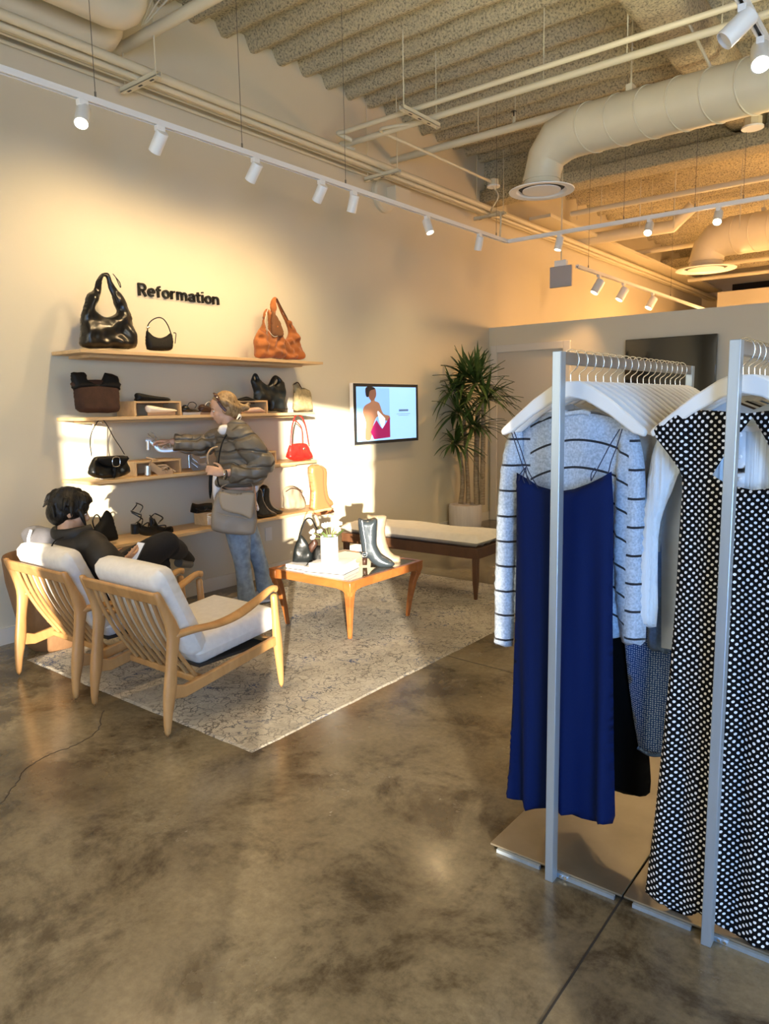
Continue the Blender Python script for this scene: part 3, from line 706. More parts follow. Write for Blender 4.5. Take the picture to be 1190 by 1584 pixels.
ad = nd(N,'ShaderNodeMix'); ad.data_type = 'RGBA'; ad.blend_type = 'LIGHTEN'; ad.inputs[0].default_value = 1; L.new(l1.outputs['Color'], ad.inputs[6]); L.new(l2.outputs['Color'], ad.inputs[7])
ml = nd(N,'ShaderNodeMix'); ml.data_type = 'RGBA'; ml.blend_type = 'MULTIPLY'; ml.inputs[0].default_value = 1; L.new(ad.outputs[2], ml.inputs[6]); L.new(wr_.outputs['Color'], ml.inputs[7])
bn = nd(N,'ShaderNodeTexNoise'); bn.inputs['Scale'].default_value = 2.2; bn.inputs['Detail'].default_value = 8; bn.inputs['Roughness'].default_value = .7; L.new(v, bn.inputs['Vector'])
bc = ramp(N, [(.3,(.26,.24,.20)),(.5,(.40,.37,.31)),(.7,(.50,.47,.41))]); L.new(bn.outputs['Fac'], bc.inputs['Fac'])
hue = nd(N,'ShaderNodeTexNoise'); hue.inputs['Scale'].default_value = 4.5; L.new(v, hue.inputs['Vector'])
lc = ramp(N, [(.45,(.12,.11,.10)),(.58,(.10,.11,.13)),(.68,(.03,.06,.16))]); L.new(hue.outputs['Fac'], lc.inputs['Fac'])
fm = nd(N,'ShaderNodeMix'); fm.data_type = 'RGBA'; L.new(ml.outputs[2], fm.inputs[0]); L.new(bc.outputs['Color'], fm.inputs[6]); L.new(lc.outputs['Color'], fm.inputs[7]); L.new(fm.outputs[2], b.inputs['Base Color'])
bp = nd(N,'ShaderNodeBump'); bp.inputs['Strength'].default_value = .4; bp.inputs['Distance'].default_value = .004
n2 = nd(N,'ShaderNodeTexNoise'); n2.inputs['Scale'].default_value = 260; L.new(v, n2.inputs['Vector']); L.new(n2.outputs['Fac'], bp.inputs['Height']); L.new(bp.outputs['Normal'], b.inputs['Normal'])
M_RUG = m
RX0, RX1, RY0, RY1 = -4.42, -2.355, 2.03, 5.30
random.seed(3); ol = []
def edge(a, c, n):
    for i in range(n):
        q = i/n; p = (a[0]+(c[0]-a[0])*q, a[1]+(c[1]-a[1])*q); j = .007*noise.noise(V((p[0]*9,p[1]*9,0)))
        ol.append((p[0]+j, p[1]+j))
edge((RX0,RY0),(RX1,RY0-.01),60); edge((RX1,RY0-.01),(RX1+.01,RY1),60); edge((RX1+.01,RY1),(RX0,RY1),40); edge((RX0,RY1),(RX0,RY0),60)
rc = V(((RX0+RX1)/2,(RY0+RY1)/2,0)); g = G(); g.loft([[V((x,y,.0006)) for x,y in ol],[V((x,y,.0006))+(rc-V((x,y,0))).normalized()*.018+V((0,0,.0042)) for x,y in ol]]); rug = g.build('rug', M_RUG, smooth=0)
tag(rug, 'large faded cream and grey patterned rug under the armchairs and table', 'rug')

# wooden tub behind the left armchair
t = thing('tub_chair', 'rounded brown wooden tub seat beyond the left armchair, at the photo edge', 'stool', (-4.56,2.30,0))
g = G(); g.lathe([(.15,0),(.17,.02),(.225,.22),(.265,.45),(.275,.60),(.268,.615),(.25,.60),(.24,.45),(.22,.36),(.001,.34)], (-4.56,2.30,0), 48, cap=False); g.lathe([(.001,0),(.15,0)],(-4.56,2.30,0),48,cap=False)
g.build('tub_shell', wood('brown_stump', (.13,.065,.03), (.25,.14,.065), 6, (1,1,.3), .55), t, smooth=50)
G().lathe([(.001,.43),(.215,.43),(.228,.40),(.215,.37),(.001,.37)], (-4.56,2.30,0), 40).build('seat_pad', mat('brown_leather',(.22,.12,.06),.5,bump=.3,bscale=60), t, smooth=50)

# potted yucca in the corner
PC = V((-4.63,7.47,0))
t = thing('potted_yucca', 'tall spiky green plant in a ribbed white pot, in the corner by the door', 'potted plant', PC)
pr = [(.16,0),(.185,.02),(.198,.12),(.20,.30),(.195,.325),(.18,.325),(.175,.29),(.001,.28)]
g = G(); g.lathe(pr, PC, 60, cap=False); g.lathe([(.001,0),(.16,0)],PC,60,cap=False)
g.build('pot', mat('ribbed_white_ceramic',(.62,.58,.56),.8,bump=.8,bscale=60,stretch=(1,1,.05),var=.1,vscale=30), t, smooth=60)
G().lathe([(.001,.285),(.178,.285),(.178,.27),(.001,.27)],PC,30).build('soil', mat('soil',(.05,.035,.025),.95), t)
M_TRUNK = wood('yucca_bark', (.20,.15,.09), (.42,.34,.24), 14, (1,1,3), .85, bump=.6)
pl = Pl(PC, (.55,-.83))
trunks = [((713,780),(716,745),(712,700),.027,-.04),((738,780),(737,720),(740,628),.034,0),((746,780),(747,705),(748,615),.030,.05),((725,780),(724,740),(718,640),.025,-.08)]
for k, (a_, b_, c_, r, dp) in enumerate(trunks):
    Q = spline([pl.w(*a_,dp*.6), pl.w(*b_,dp), pl.w(*c_,dp)],6); G().tube(Q,[r*(1.1-.25*i/(len(Q)-1)) for i in range(len(Q))],10).build('trunk', M_TRUNK, t, smooth=60)
m_, N, L, b = new_mat('yucca_leaf'); b.inputs['Roughness'].default_value = .38
v = coords(N, L, (1,1,1)); n1 = nd(N,'ShaderNodeTexNoise'); n1.inputs['Scale'].default_value = 6; L.new(v, n1.inputs['Vector'])
r1 = ramp(N, [(.3,(.022,.05,.010)),(.55,(.05,.10,.022)),(.75,(.14,.20,.05))]); L.new(n1.outputs['Fac'], r1.inputs['Fac']); L.new(r1.outputs['Color'], b.inputs['Base Color'])
random.seed(11)
for (cx, cy, dp, n, ln, dn) in ((702,606,-.0,64,.40,.0),(738,594,.08,70,.44,.1),(722,586,.02,50,.42,.3),(752,618,.12,44,.42,-.1),(704,688,.05,60,.38,-.2),(732,660,.10,40,.38,-.3),(708,640,.06,40,.38,-.1)):
    c = pl.w(cx,cy,dp); g = G()
    for i in range(n):
        az = random.uniform(0,2*PI); el = random.uniform(-.35,1.25)+dn*.3; Ln = ln*random.uniform(.75,1.18)
        d = V((math.cos(az)*math.cos(el), math.sin(az)*math.cos(el), math.sin(el))); sd = d.cross(V((0,0,1))).normalized(); up = sd.cross(d)
        # keep the leaves clear of the two walls
        tip = c+d*Ln
        if tip.x < XW+.04 or tip.y > YP-.04: Ln *= .55; tip = c+d*Ln
        if tip.x < XW+.02 or tip.y > YP-.02: continue
        droop = random.uniform(.04,.16)*(1.2-el*.6)
        vs = []; fs = []; K = 5
        for k in range(K+1):
            q = k/K; p = c+d*(.03+Ln*q)-V((0,0,droop*q*q*1.3)); w_ = .0175*(math.sin(PI*min(1,.18+q*.82))**.8)*(1 if q < .99 else .02)+.0006
            vs += [V((max(XW+.02,q_.x),min(YP-.02,q_.y),q_.z)) for q_ in (p-sd*w_+up*.004, p-up*.002, p+sd*w_+up*.004)]
        for k in range(K): fs += [(k*3,k*3+1,k*3+4,k*3+3),(k*3+1,k*3+2,k*3+5,k*3+4)]
        g.add(vs, fs)
    g.build('leaf_crown', m_, t, smooth=180)

# ------------------------------------------------------------------ wall screens
TX_ = -4.755
A, B, C_, D = at(546,592.6,X=TX_), at(646,594,X=TX_), at(648,681,X=TX_), at(550,690,X=TX_)
y0, y1, z0, z1 = A.y, (B.y+C_.y)/2, (C_.z+D.z)/2, (A.z+B.z)/2
t = thing('wall_screen', 'lit wall screen showing a woman in a burgundy dress on light blue', 'screen', (XW,(y0+y1)/2,z0))
G().bb((TX_-.05,y0,z0),(TX_-.002,y1,z1)).build('casing', mat('screen_casing',(.75,.74,.72),.4), t, bevel=.006)
G().bb((TX_-.002,y0+.004,z0+.004),(TX_+.002,y1-.004,z1-.004)).build('bezel', M_DARK, t, smooth=0)
G().bb((XW+.001,(y0+y1)/2-.15,(z0+z1)/2-.1),(TX_-.05,(y0+y1)/2+.15,(z0+z1)/2+.1)).build('wall_mount', M_DARK, t, smooth=0)
bz = .045; sy0, sy1, sz0, sz1 = y0+bz, y1-bz, z0+bz*.8, z1-bz*.8
def emis(name, c, e=1.0): return mat(name, c, .3, emit=e)
scr = G().bb((TX_+.002,sy0,sz0),(TX_+.004,sy1,sz1)).build('display', emis('display_light_blue',(.30,.58,.98),.95), t, smooth=0)
def SP(px, py):  # position on the display from crop of the screen
    u = (px-118)/(462-118); v_ = (py-285)/(615-285); return (sy0+(sy1-sy0)*u, sz1-(sz1-sz0)*v_)
def patch(name, pts, m, lift): 
    P = [SP(*p) for p in pts]; return G().prism([(TX_+lift,y,z) for y,z in P],(.0006,0,0)).build(name, m, scr, smooth=0)
patch('picture_background', [(119,286),(300,292),(300,598),(119,612)], emis('display_sky',(.22,.45,.85),.9), .0042)
patch('figure_body', smooth2([(185,345),(195,375),(160,400),(150,440),(165,500),(160,600),(190,605),(205,520),(225,470),(250,470),(265,490),(298,495),(298,465),(262,450),(240,385),(215,370),(218,340)],3), emis('skin_on_screen',(.34,.17,.10),.6), .005)
patch('figure_head', smooth2([(176,300),(215,292),(224,320),(220,350),(200,370),(184,350)],4), emis('face_on_screen',(.24,.11,.07),.5), .0056)
patch('figure_hair', smooth2([(168,290),(205,286),(218,298),(190,310),(182,345),(168,340)],4), emis('hair_on_screen',(.02,.012,.012),.4), .0062)
patch('figure_dress', [(206,520),(222,488),(245,530),(255,545),(300,470),(300,600),(208,606),(190,560)], emis('burgundy_on_screen',(.28,.01,.09),.8), .0066)
patch('figure_gap', [(228,440),(232,432),(272,480),(268,520),(255,540),(240,500)], emis('highlight_on_screen',(.75,.85,1.0),.9), .0070)
for k, (x0_, x1_, y_, h_) in enumerate(((355,412,426,12),(340,425,452,4),(350,415,462,4))):
    patch('caption_bar', [(x0_,y_),(x1_,y_),(x1_,y_+h_),(x0_,y_+h_)], emis('caption_on_screen',(.12,.2,.4) if k == 0 else (.28,.42,.72),.5), .005)
A, B, C_ = at(968,526.5,Y=YP-.08), at(1110,515,Y=YP-.08), at(1105,603,Y=YP-.08)
t = thing('black_television', 'large black switched-off television on the partition behind the rack', 'television', ((A.x+B.x)/2,YP,1.6))
zt = (A.z+B.z)/2; G().bb((A.x,YP-.08,C_.z-.06),(B.x,YP-.03,zt)).build('casing', mat('gloss_black',(.008,.008,.009),.12,coat=.5), t, bevel=.004)
G().bb((A.x+.012,YP-.0815,C_.z-.045),(B.x-.012,YP-.0795,zt-.012)).build('display', mat('off_display',(.004,.005,.006),.08,coat=.6), t, smooth=0)
G().bb((A.x+.3,YP-.03,C_.z+.05),(B.x-.3,YP-.001,zt-.15)).build('wall_mount', M_DARK, t, smooth=0)
# socket plate on the shelf wall
p = at(415,826,X=XW); t = thing('wall_socket','small pale socket plate low on the wall under the lowest shelf','socket',p)
G().bb(p+V((.001,-.04,-.06)),p+V((.008,.04,.06))).build('plate',M_TRIM,t,bevel=.002)

# ------------------------------------------------------------------ sign lettering
LA, LB = at(214,457,X=XW+.012), at(339.5,472.5,X=XW+.012); LT = at(214,437.5,X=XW+.012)
t = thing('wall_sign', 'raised black lettering on the wall above the top shelf', 'sign', (XW,LA.y,LA.z))
M_LET = mat('black_letters',(.006,.006,.006),.45,spec=.3)
def arc(cx, cy, rx, ry, a0, a1, n=18): return [(cx+rx*math.cos(math.radians(a0+(a1-a0)*k/n)), cy+ry*math.sin(math.radians(a0+(a1-a0)*k/n))) for k in range(n+1)]
XH = .74                                   # lower-case height over cap height
GLY = {'R': (.60,[[(.08,0),(.08,1)],[(.08,.93),(.32,.93)]+arc(.32,.70,.20,.23,90,-90)+[(.08,.47)],[(.30,.47),(.54,0)]]),
 'e': (.56,[[(.07,.38),(.49,.38)]+arc(.28,.37,.21,.30,0,310)]),
 'f': (.38,[[(.16,0),(.16,.80)]+arc(.30,.80,.14,.14,180,80),[(.03,.66),(.34,.66)]]),
 'o': (.58,[arc(.29,.37,.215,.30,0,360)]),
 'r': (.40,[[(.08,0),(.08,.74)],[(.08,.40)]+arc(.28,.42,.20,.25,180,80)]),
 'm': (.86,[[(.08,0),(.08,.74)],arc(.245,.48,.165,.19,180,0)+[(.41,0)],arc(.575,.48,.165,.19,180,0)+[(.74,0)]]),
 'a': (.54,[arc(.26,.50,.19,.17,160,0)+[(.45,0)],[(.45,.40)]+arc(.25,.22,.18,.16,90,270)+[(.45,.12)]]),
 't': (.40,[[(.17,.92),(.17,.20)]+arc(.30,.20,.13,.14,180,280),[(.03,.66),(.35,.66)]]),
 'i': (.20,[[(.09,0),(.09,.74)],[(.09,.90),(.09,1.02)]]),
 'n': (.58,[[(.08,0),(.08,.74)],arc(.28,.45,.20,.22,180,0)+[(.48,0)]])}
word = 'Reformation'; gap = .06; tot = sum(GLY[c][0]+gap for c in word)-gap
sy_ = (LB.y-LA.y)/tot; sz_ = (LT.z-LA.z); adv = 0; wst = .155*sz_
for ch in word:
    wd_, strokes = GLY[ch]; g = G()
    for st_ in strokes:
        P = [V((XW+.012, LA.y+(adv+x)*sy_, LA.z+(y*.93+.02 if ch != 'R' else y)*sz_)) for x, y in st_]
        rings = []
        for i, p in enumerate(P):
            d = (P[min(i+1,len(P)-1)]-P[max(i-1,0)]).normalized(); nn = V((0,-d.z,d.y))
            rings.append([p+nn*wst/2+V((-.010,0,0)),p+nn*wst/2+V((.010,0,0)),p-nn*wst/2+V((.010,0,0)),p-nn*wst/2+V((-.010,0,0))])
        g.loft(rings)
    g.build('letter', M_LET, t, smooth=0); adv += wd_+gap
# ------------------------------------------------------------------ shelves and what stands on them
SXF = -4.48; SY0, SY1 = 2.576, 4.74
SZ = [1.905, 1.468, 1.046, .600]
for k, (z, y1, lab) in enumerate(zip(SZ, (SY1+.12,SY1,SY1,4.92), ('topmost pale oak wall shelf, under the lettering','second pale oak wall shelf from the top','third pale oak wall shelf from the top','lowest pale oak wall shelf'))):
    t = thing('wall_shelf', lab, 'shelf', (XW,(SY0+y1)/2,z-.03), 'pale oak wall shelves')
    G().bb((XW+.001,SY0,z-.022),(SXF,y1,z)).build('board', M_SHELF, t, bevel=.002, smooth=0)
    G().bb((XW+.001,SY0+.12,z-.042),(SXF-.10,y1-.16,z-.022)).build('support_batten', M_SHELF, t, bevel=.002, smooth=0)
def riser(label, px0, px1, py, k, depth=.22, h=.105, X=-4.54, y1=None):
    a = at(px0,py,X=X).y; c = at(px1,py,X=X).y; z = SZ[k]
    t = thing('display_riser', label, 'display box', ((X-depth/2),(a+c)/2,z), 'open oak display boxes')
    w_ = .014; g = G()
    g.bb((X-depth,a,z+.001),(X,a+w_,z+h)); g.bb((X-depth,c-w_,z+.001),(X,c,z+h)); g.bb((X-depth,a+w_,z+h-w_),(X,c-w_,z+h)); g.bb((X-depth,a+w_,z+.001),(X-depth+.01,c-w_,z+h-w_))
    g.build('box_frame', M_SHELF, t, smooth=0, bevel=.0015); return (a,c,z+h)
riser('open oak box with a cream flat inside, second shelf',208,281,630,1)
riser('open oak box under the folded black flat, second shelf right',352,414.6,630,1)
riser('open oak box behind the tan heeled sandal, third shelf',209,281,725,2)
riser('small open oak box behind the person, third shelf right',392,428,710,2)
riser('open oak box on the lowest shelf beside the strappy heels',328,392,805,3)

M_BLK = mat('black_leather',(.004,.004,.004),.30,bump=.25,bscale=30,coat=.15); M_BLK2 = mat('matte_black_leather',(.004,.004,.004),.6,bump=.2,bscale=60,spec=.25)
M_GRN = mat('dark_green_black_leather',(.007,.010,.011),.4,bump=.2,bscale=40); M_TAN = mat('tan_suede',(.36,.115,.022),.85,var=.35,vscale=9,bump=.5,bscale=22,sheen=.2)
M_TANL = mat('tan_lining',(.16,.065,.022),.85); M_BRN = mat('dark_brown_suede',(.045,.018,.009),.9,var=.4,vscale=14,bump=.3,bscale=40)
M_RED = mat('red_leather',(.62,.018,.015),.3,coat=.3); M_TAUPE = mat('taupe_leather',(.30,.25,.18),.7,bump=.2,bscale=40)
M_STRAW = mat('woven_beige',(.34,.27,.14),.85,var=.3,vscale=40,bump=.5,bscale=120); M_CREAM = mat('cream_leather',(.80,.74,.62),.5)
M_CARAMEL = mat('caramel_leather',(.42,.17,.07),.35,coat=.2); M_SILV = mat('silver_leather',(.62,.63,.64),.3,metal=.75); M_GUN = mat('pewter_leather',(.045,.06,.075),.34,metal=.3,bump=.35,bscale=18,coat=.3)
M_BEIGEB = mat('distressed_beige_leather',(.36,.28,.19),.5,var=.3,vscale=12,bump=.2,bscale=20); M_SANDT = mat('tan_strap_leather',(.50,.34,.20),.45); M_CHROME = mat('chrome',(.8,.8,.8),.15,metal=1)
M_DKB = mat('dark_brown_leather',(.05,.022,.014),.4)

def bagpl(X): return Pl((X,3,0),(1,0))
def puffpart(name, pl, out, T, R, m, parent, crop=None, holes=(), res=.012, sm=3, wr=None, lift=0, smooth=70, ts=None):
    O = smooth2(pl.pts(out,crop),sm) if sm else pl.pts(out,crop)
    if ts is None and (name == 'bag_body' or name == 'top_band'):
        z0_ = min(b for a,b in O); z1_ = max(b for a,b in O)
        if name == 'top_band': z0_ = z1_-.27
        ts = lambda a,b: 1-.72*max(0,min(1,(b-z0_)/(z1_-z0_)))**.9
    HH = [smooth2(pl.pts(h,crop),sm) for h in holes]
    # start every outline point clear of duplicates
    g = G(); g.puff(O, T, min(R,T*.7) if name == 'bag_body' else R, (lambda a,b,t,pl=pl: pl.fn(a,max(b,.0215) if name == 'dress_body' else b,t+(lift(a,b) if callable(lift) else lift))), res=res, wr=wr, holes=HH, ts=ts)
    return g.build(name, m, parent, smooth=smooth)
def ptube(name, pl, pts, r, m, parent, crop=None, dp=None, n=5, seg=8, flat=1, closed=False):
    if crop: ox, oy, k = crop; pts = [(ox+x/k, oy+y/k) for x, y in pts]
    dp = dp or [0]*len(pts)
    P = spline([pl.w(x,y,d) for (x,y),d in zip(pts,dp)], n, closed)
    return G().tube(P, r, seg, flat=flat, closed=closed, up=(1,0,0)).build(name, m, parent, smooth=70)
def wrinkle(A, s, seed=0):
    return lambda a,b: A*(noise.noise(V((a*s+seed,b*s,seed))))
CA, CB, CC = (80,400,4.25), (300,440,4.25), (80,620,4.577)
def base_of(pl, px, py, z): a, b = pl.ab(px,py); q = pl.fn(a,0,0); return (q.x,q.y,z)
def zfix(o, z): pass

# --- top shelf
pl = bagpl(-4.62)
t = thing('hobo_bag','large slouchy black leather hobo bag on the top shelf, left end','handbag',base_of(pl,165,540,SZ[0]),'handbags on the wall shelves')
puffpart('bag_body',pl,[(205,583),(197,480),(195,380),(215,300),(232,235),(275,205),(290,150),(320,105),(350,92),(378,100),(398,150),(430,200),(470,250),(500,320),(525,390),(540,480),(548,588),(380,590)],.075,.05,M_BLK,t,CA,
   holes=[[(338,122),(358,125),(370,180),(398,250),(412,300),(432,345),(405,372),(365,385),(330,375),(292,350),(280,325),(302,290),(325,220),(330,150)]],wr=wrinkle(.03,14))
ptube('tie_cord',pl,[(330,100),(290,150),(282,200),(300,150),(325,105)],.003,M_BLK2,t,CA,dp=[.04]*5)
ptube('tie_cord',pl,[(380,105),(425,160),(430,195),(400,130),(380,105)],.003,M_BLK2,t,CA,dp=[.04]*5)
ptube('tie_cord',pl,[(368,180),(395,240),(412,290),(408,335)],.004,M_BLK2,t,CA,dp=[.05]*4)
pl = bagpl(-4.60)
t = thing('crescent_bag','small black crescent shoulder bag below the lettering, top shelf','handbag',base_of(pl,246,545,SZ[0]),'handbags on the wall shelves')
puffpart('bag_body',pl,[(622,475),(640,482),(670,510),(715,522),(755,508),(778,490),(792,500),(797,540),(790,585),(768,606),(650,604),(628,585),(618,530)],.045,.04,M_BLK2,t,CA)
ptube('strap',pl,[(632,480),(632,440),(660,405),(700,388),(735,398),(765,440),(785,495)],.004,M_BLK2,t,CA)
ptube('strap_tail',pl,[(785,490),(800,495),(797,540),(795,560)],.003,M_BLK2,t,CA,dp=[.03]*4)
ptube('buckle',pl,[(625,455),(640,450)],.008,M_CHROME,t,CA)
pl = bagpl(-4.66)
t = thing('suede_hobo_bag','tall tan suede hobo bag with long brown handle, right end of top shelf','handbag',base_of(pl,450,555,SZ[0]),'handbags on the wall shelves')
puffpart('bag_body',pl,[(585,485),(575,420),(565,350),(545,262),(515,205),(502,130),(520,88),(546,88),(570,150),(600,210),(640,255),(668,305),(692,370),(706,440),(715,490),(650,494)],.055,.04,M_TAN,t,CB,
   holes=[[(540,118),(556,150),(588,215),(615,275),(626,320),(605,362),(582,345),(562,275),(540,220)]],wr=wrinkle(.04,22,3))
ptube('handle_lining',pl,[(534,95),(562,150),(602,225),(630,290)],.009,M_TANL,t,CB,dp=[.02]*4,flat=.5)
pl = bagpl(-4.57)
t = thing('suede_hobo_bag','shorter gathered tan suede bag in front of the tall tan one, top shelf','handbag',base_of(pl,425,555,SZ[0]),'handbags on the wall shelves')
puffpart('bag_body',pl,[(418,483),(408,420),(400,365),(425,300),(450,262),(455,200),(470,165),(492,162),(520,200),(545,250),(568,320),(580,370),(598,480),(500,484)],.060,.045,M_TAN,t,CB,
   holes=[[(470,190),(483,186),(488,230),(492,290),(486,328),(470,320),(466,260)]],wr=wrinkle(.045,20,7))
puffpart('flap',pl,[(495,180),(520,205),(548,255),(570,330),(545,352),(500,340),(490,300)],.02,.02,M_TANL,t,CB,lift=.035)
ptube('strap',pl,[(460,165),(448,200),(440,250),(460,300),(500,345),(540,330),(560,300)],.0025,M_CREAM,t,CB,dp=[.05]*7)
# --- second shelf
pl = bagpl(-4.62)
t = thing('bucket_tote','dark brown suede tote with black top band, left end of second shelf','handbag',base_of(pl,150,640,SZ[1]),'handbags on the wall shelves')
puffpart('bag_body',pl,[(185,1010),(160,960),(143,860),(140,800),(438,805),(441,860),(437,950),(425,1010),(300,1014)],.07,.04,M_BRN,t,CA,sm=2)
puffpart('top_band',pl,[(145,862),(135,830),(125,752),(170,748),(213,747),(232,770),(230,792),(265,812),(300,818),(325,803),(345,756),(362,752),(435,775),(441,850),(440,868),(300,850)],.074,.03,M_BLK2,t,CA,sm=2)
pl = bagpl(-4.56)
def shoe_flat(label, k, out, m, crop, pl=pl, T=.035, grp='shoes on the wall shelves', extra=None, name='ballet_flat', cat='shoe', z=None):
    xs = [p[0] for p in out]; ys = [p[1] for p in out]
    cx = (min(xs)+max(xs))/2; cy = max(ys)
    px, py = (crop[0]+cx/crop[2], crop[1]+cy/crop[2]) if crop else (cx,cy)
    q = pl.w(px,py); t = thing(name, label, cat, (q.x,q.y,q.z), grp)
    puffpart('upper',pl,out,T,T*.9,m,t,crop,res=.008)
    if extra: extra(t)
    return t
def sole(pts, m, r=.004, crop=CA, pl=pl): 
    return lambda t: ptube('sole',pl,pts,r,m,t,crop,flat=5,n=4)
shoe_flat('black ballet flat lying on top of the oak box, second shelf',1,[(550,888),(575,884),(640,897),(700,907),(762,914),(775,925),(765,936),(560,938),(552,915)],M_BLK2,CA,extra=sole([(560,938),(660,940),(765,937)],M_DKB))
shoe_flat('cream ballet flat inside the oak box, second shelf',1,[(620,968),(650,965),(740,982),(810,992),(816,1006),(700,1014),(630,1012)],M_CREAM,CA,extra=sole([(630,1014),(720,1017),(812,1010)],M_SANDT))
def mj(t):
    ptube('ankle_strap',pl,[(880,975),(888,950),(915,945),(935,962),(930,985)],.003,M_BLK,t,CA,dp=[.02,.03,.03,.03,.02])
    ptube('sole',pl,[(862,1014),(920,1016),(982,1010)],.004,M_CREAM,t,CA,flat=5)
shoe_flat('black strappy flat shoe right of the oak box, second shelf',1,[(860,1010),(858,972),(882,962),(905,985),(940,990),(978,1002),(975,1010)],M_BLK,CA,extra=mj)
def mj2(t): ptube('ankle_strap',pl,[(995,970),(1005,948),(1025,945),(1040,970)],.003,M_CREAM,t,CA,dp=[.02,.03,.03,.02]); ptube('sole',pl,[(975,1013),(1020,1014),(1062,1011)],.004,M_SANDT,t,CA,flat=5)
shoe_flat('dark brown shoe beside the head of the standing person, second shelf',1,[(972,1008),(972,965),(1000,958),(1030,972),(1062,1000),(1062,1010)],M_DKB,CA,extra=mj2)
CD = (340,540,7.44)
shoe_flat('folded black flat on the right oak box, second shelf',1,[(205,575),(250,560),(310,546),(355,562),(405,580),(400,600),(205,602)],M_BLK2,CD,extra=sole([(210,603),(300,605),(398,602)],M_DKB,crop=CD))
shoe_flat('pale pink flat shoe inside the right oak box, second shelf',1,[(250,722),(290,692),(440,668),(500,705),(522,722),(330,730)],mat('blush_leather',(.62,.45,.36),.5),CD,extra=sole([(250,728),(380,732),(520,724)],M_SANDT,crop=CD))
pl = bagpl(-4.60)
t = thing('soft_tote','soft black tote with two handles, second shelf right','handbag',base_of(pl,430,638,SZ[1]),'handbags on the wall shelves')
puffpart('bag_body',pl,[(420,606),(402,490),(375,420),(362,370),(375,310),(400,278),(435,290),(460,345),(500,385),(545,412),(570,395),(600,330),(640,300),(690,325),(725,370),(740,430),(740,708),(650,712),(562,706),(556,612)],.06,.035,M_GRN,t,CD,
   holes=[[(393,322),(410,318),(414,345),(402,365)],[(612,412),(640,365),(662,345),(668,375),(640,405)]],wr=wrinkle(.02,16,5))
ptube('base_seam',pl,[(560,690),(650,692),(738,688)],.003,M_BLK,t,CD,dp=[.055]*3)
pl = bagpl(-4.62)
t = thing('beige_pouch','small woven beige pouch at the right end of the second shelf','handbag',base_of(pl,467,636,SZ[1]),'handbags on the wall shelves')
puffpart('bag_body',pl,[(862,705),(858,600),(855,450),(838,410),(862,390),(885,385),(915,420),(930,452),(965,445),(1010,465),(1040,490),(1050,600),(1047,705),(950,708)],.05,.035,M_STRAW,t,CD)
ptube('handle_edge',pl,[(840,408),(885,385),(930,455)],.005,M_DKB,t,CD,dp=[.015]*3)
# --- third shelf
pl = bagpl(-4.56)
t = thing('shoulder_bag','black shoulder bag with a silver buckle, left end of third shelf','handbag',base_of(pl,170,742,SZ[2]),'handbags on the wall shelves')
puffpart('bag_body',pl,[(262,520),(260,490),(275,440),(298,402),(340,392),(420,390),(505,387),(520,402),(548,480),(538,518),(460,545),(400,550),(340,550),(290,538)],.055,.05,M_BLK,t,CC,wr=wrinkle(.015,20))
puffpart('flap',pl,[(300,400),(510,390),(505,430),(470,465),(440,470),(425,540),(405,540),(400,470),(350,460),(320,440)],.015,.015,M_BLK2,t,CC,lift=.048,sm=2)
ptube('buckle',pl,[(395,405),(440,400),(442,455),(398,460)],.003,M_CHROME,t,CC,dp=[.066]*4,closed=True,n=3)
ptube('strap',pl,[(285,395),(272,300),(285,220),(330,142),(365,138),(400,185),(440,260),(480,320),(515,378)],.005,M_BLK2,t,CC,flat=.5)
t2 = thing('bag_stand','thin silver bag stand holding up the shoulder bag strap','display stand',base_of(pl,158,742,SZ[2]))
ptube('upright',pl,[(322,470),(324,300),(325,165)],.003,M_CHROME,t2,CC,dp=[-.055,-.055,-.055]); ptube('hook',pl,[(325,165),(345,150),(362,165)],.003,M_CHROME,t2,CC,dp=[-.055,0,-.0])
G().lathe([(.001,0),(.05,0),(.05,.004),(.001,.004)],base_of(bagpl(-4.66),158,742,SZ[2]+.001),20).build('base_plate',M_CHROME,t2)
def heel_sandal(label, pl, crop, soleP, heelP, straps, m, mh, grp='heeled sandals', hr=.016, name='heeled_sandal', sr=.0045, fl=6):
    xs = [p[0] for p in heelP]; px, py = crop[0]+heelP[-1][0]/crop[2], crop[1]+heelP[-1][1]/crop[2]
    q = pl.w(px,py); t = thing(name,label,'shoe',(q.x,q.y,q.z),grp)
    ptube('sole',pl,soleP,sr,m,t,crop,flat=fl); ptube('heel',pl,heelP,hr,mh,t,crop,n=2,seg=12)
    for s_ in straps: ptube('strap',pl,s_,.0032,m,t,crop,dp=[.028 if k%2 else -.01 for k in range(len(s_))],flat=1.6)
    return t
pl = bagpl(-4.50)
CE = (220,660,9.917)
heel_sandal('tan sandal with a thick silver heel on the third shelf, before the oak box',pl,CE,[(110,590),(200,640),(290,705),(370,720),(470,700)],[(85,600),(85,745)],
   [[(75,475),(150,500),(250,510),(190,520)],[(250,600),(330,590),(400,640),(330,700)],[(300,640),(360,610),(440,640),(480,690)],[(290,690),(330,630),(420,690)],[(120,590),(115,500)]],M_SANDT,M_SILV,hr=.022)
heel_sandal('clear-heeled silver sandal right of the oak box, third shelf',bagpl(-4.58),CE,[(725,440),(780,590),(820,635),(900,620),(985,610)],[(715,435),(722,632)],
   [[(750,460),(830,560),(900,610)],[(730,520),(820,620)],[(880,500),(850,590)],[(900,480),(960,470),(990,600)]],M_SILV,M_CHROME,hr=.006)
pl = bagpl(-4.56); CF = (400,620,8.5)
t = thing('red_handbag','bright red leather handbag with two handles, right end of third shelf','handbag',base_of(pl,463,713,SZ[2]),'handbags on the wall shelves')
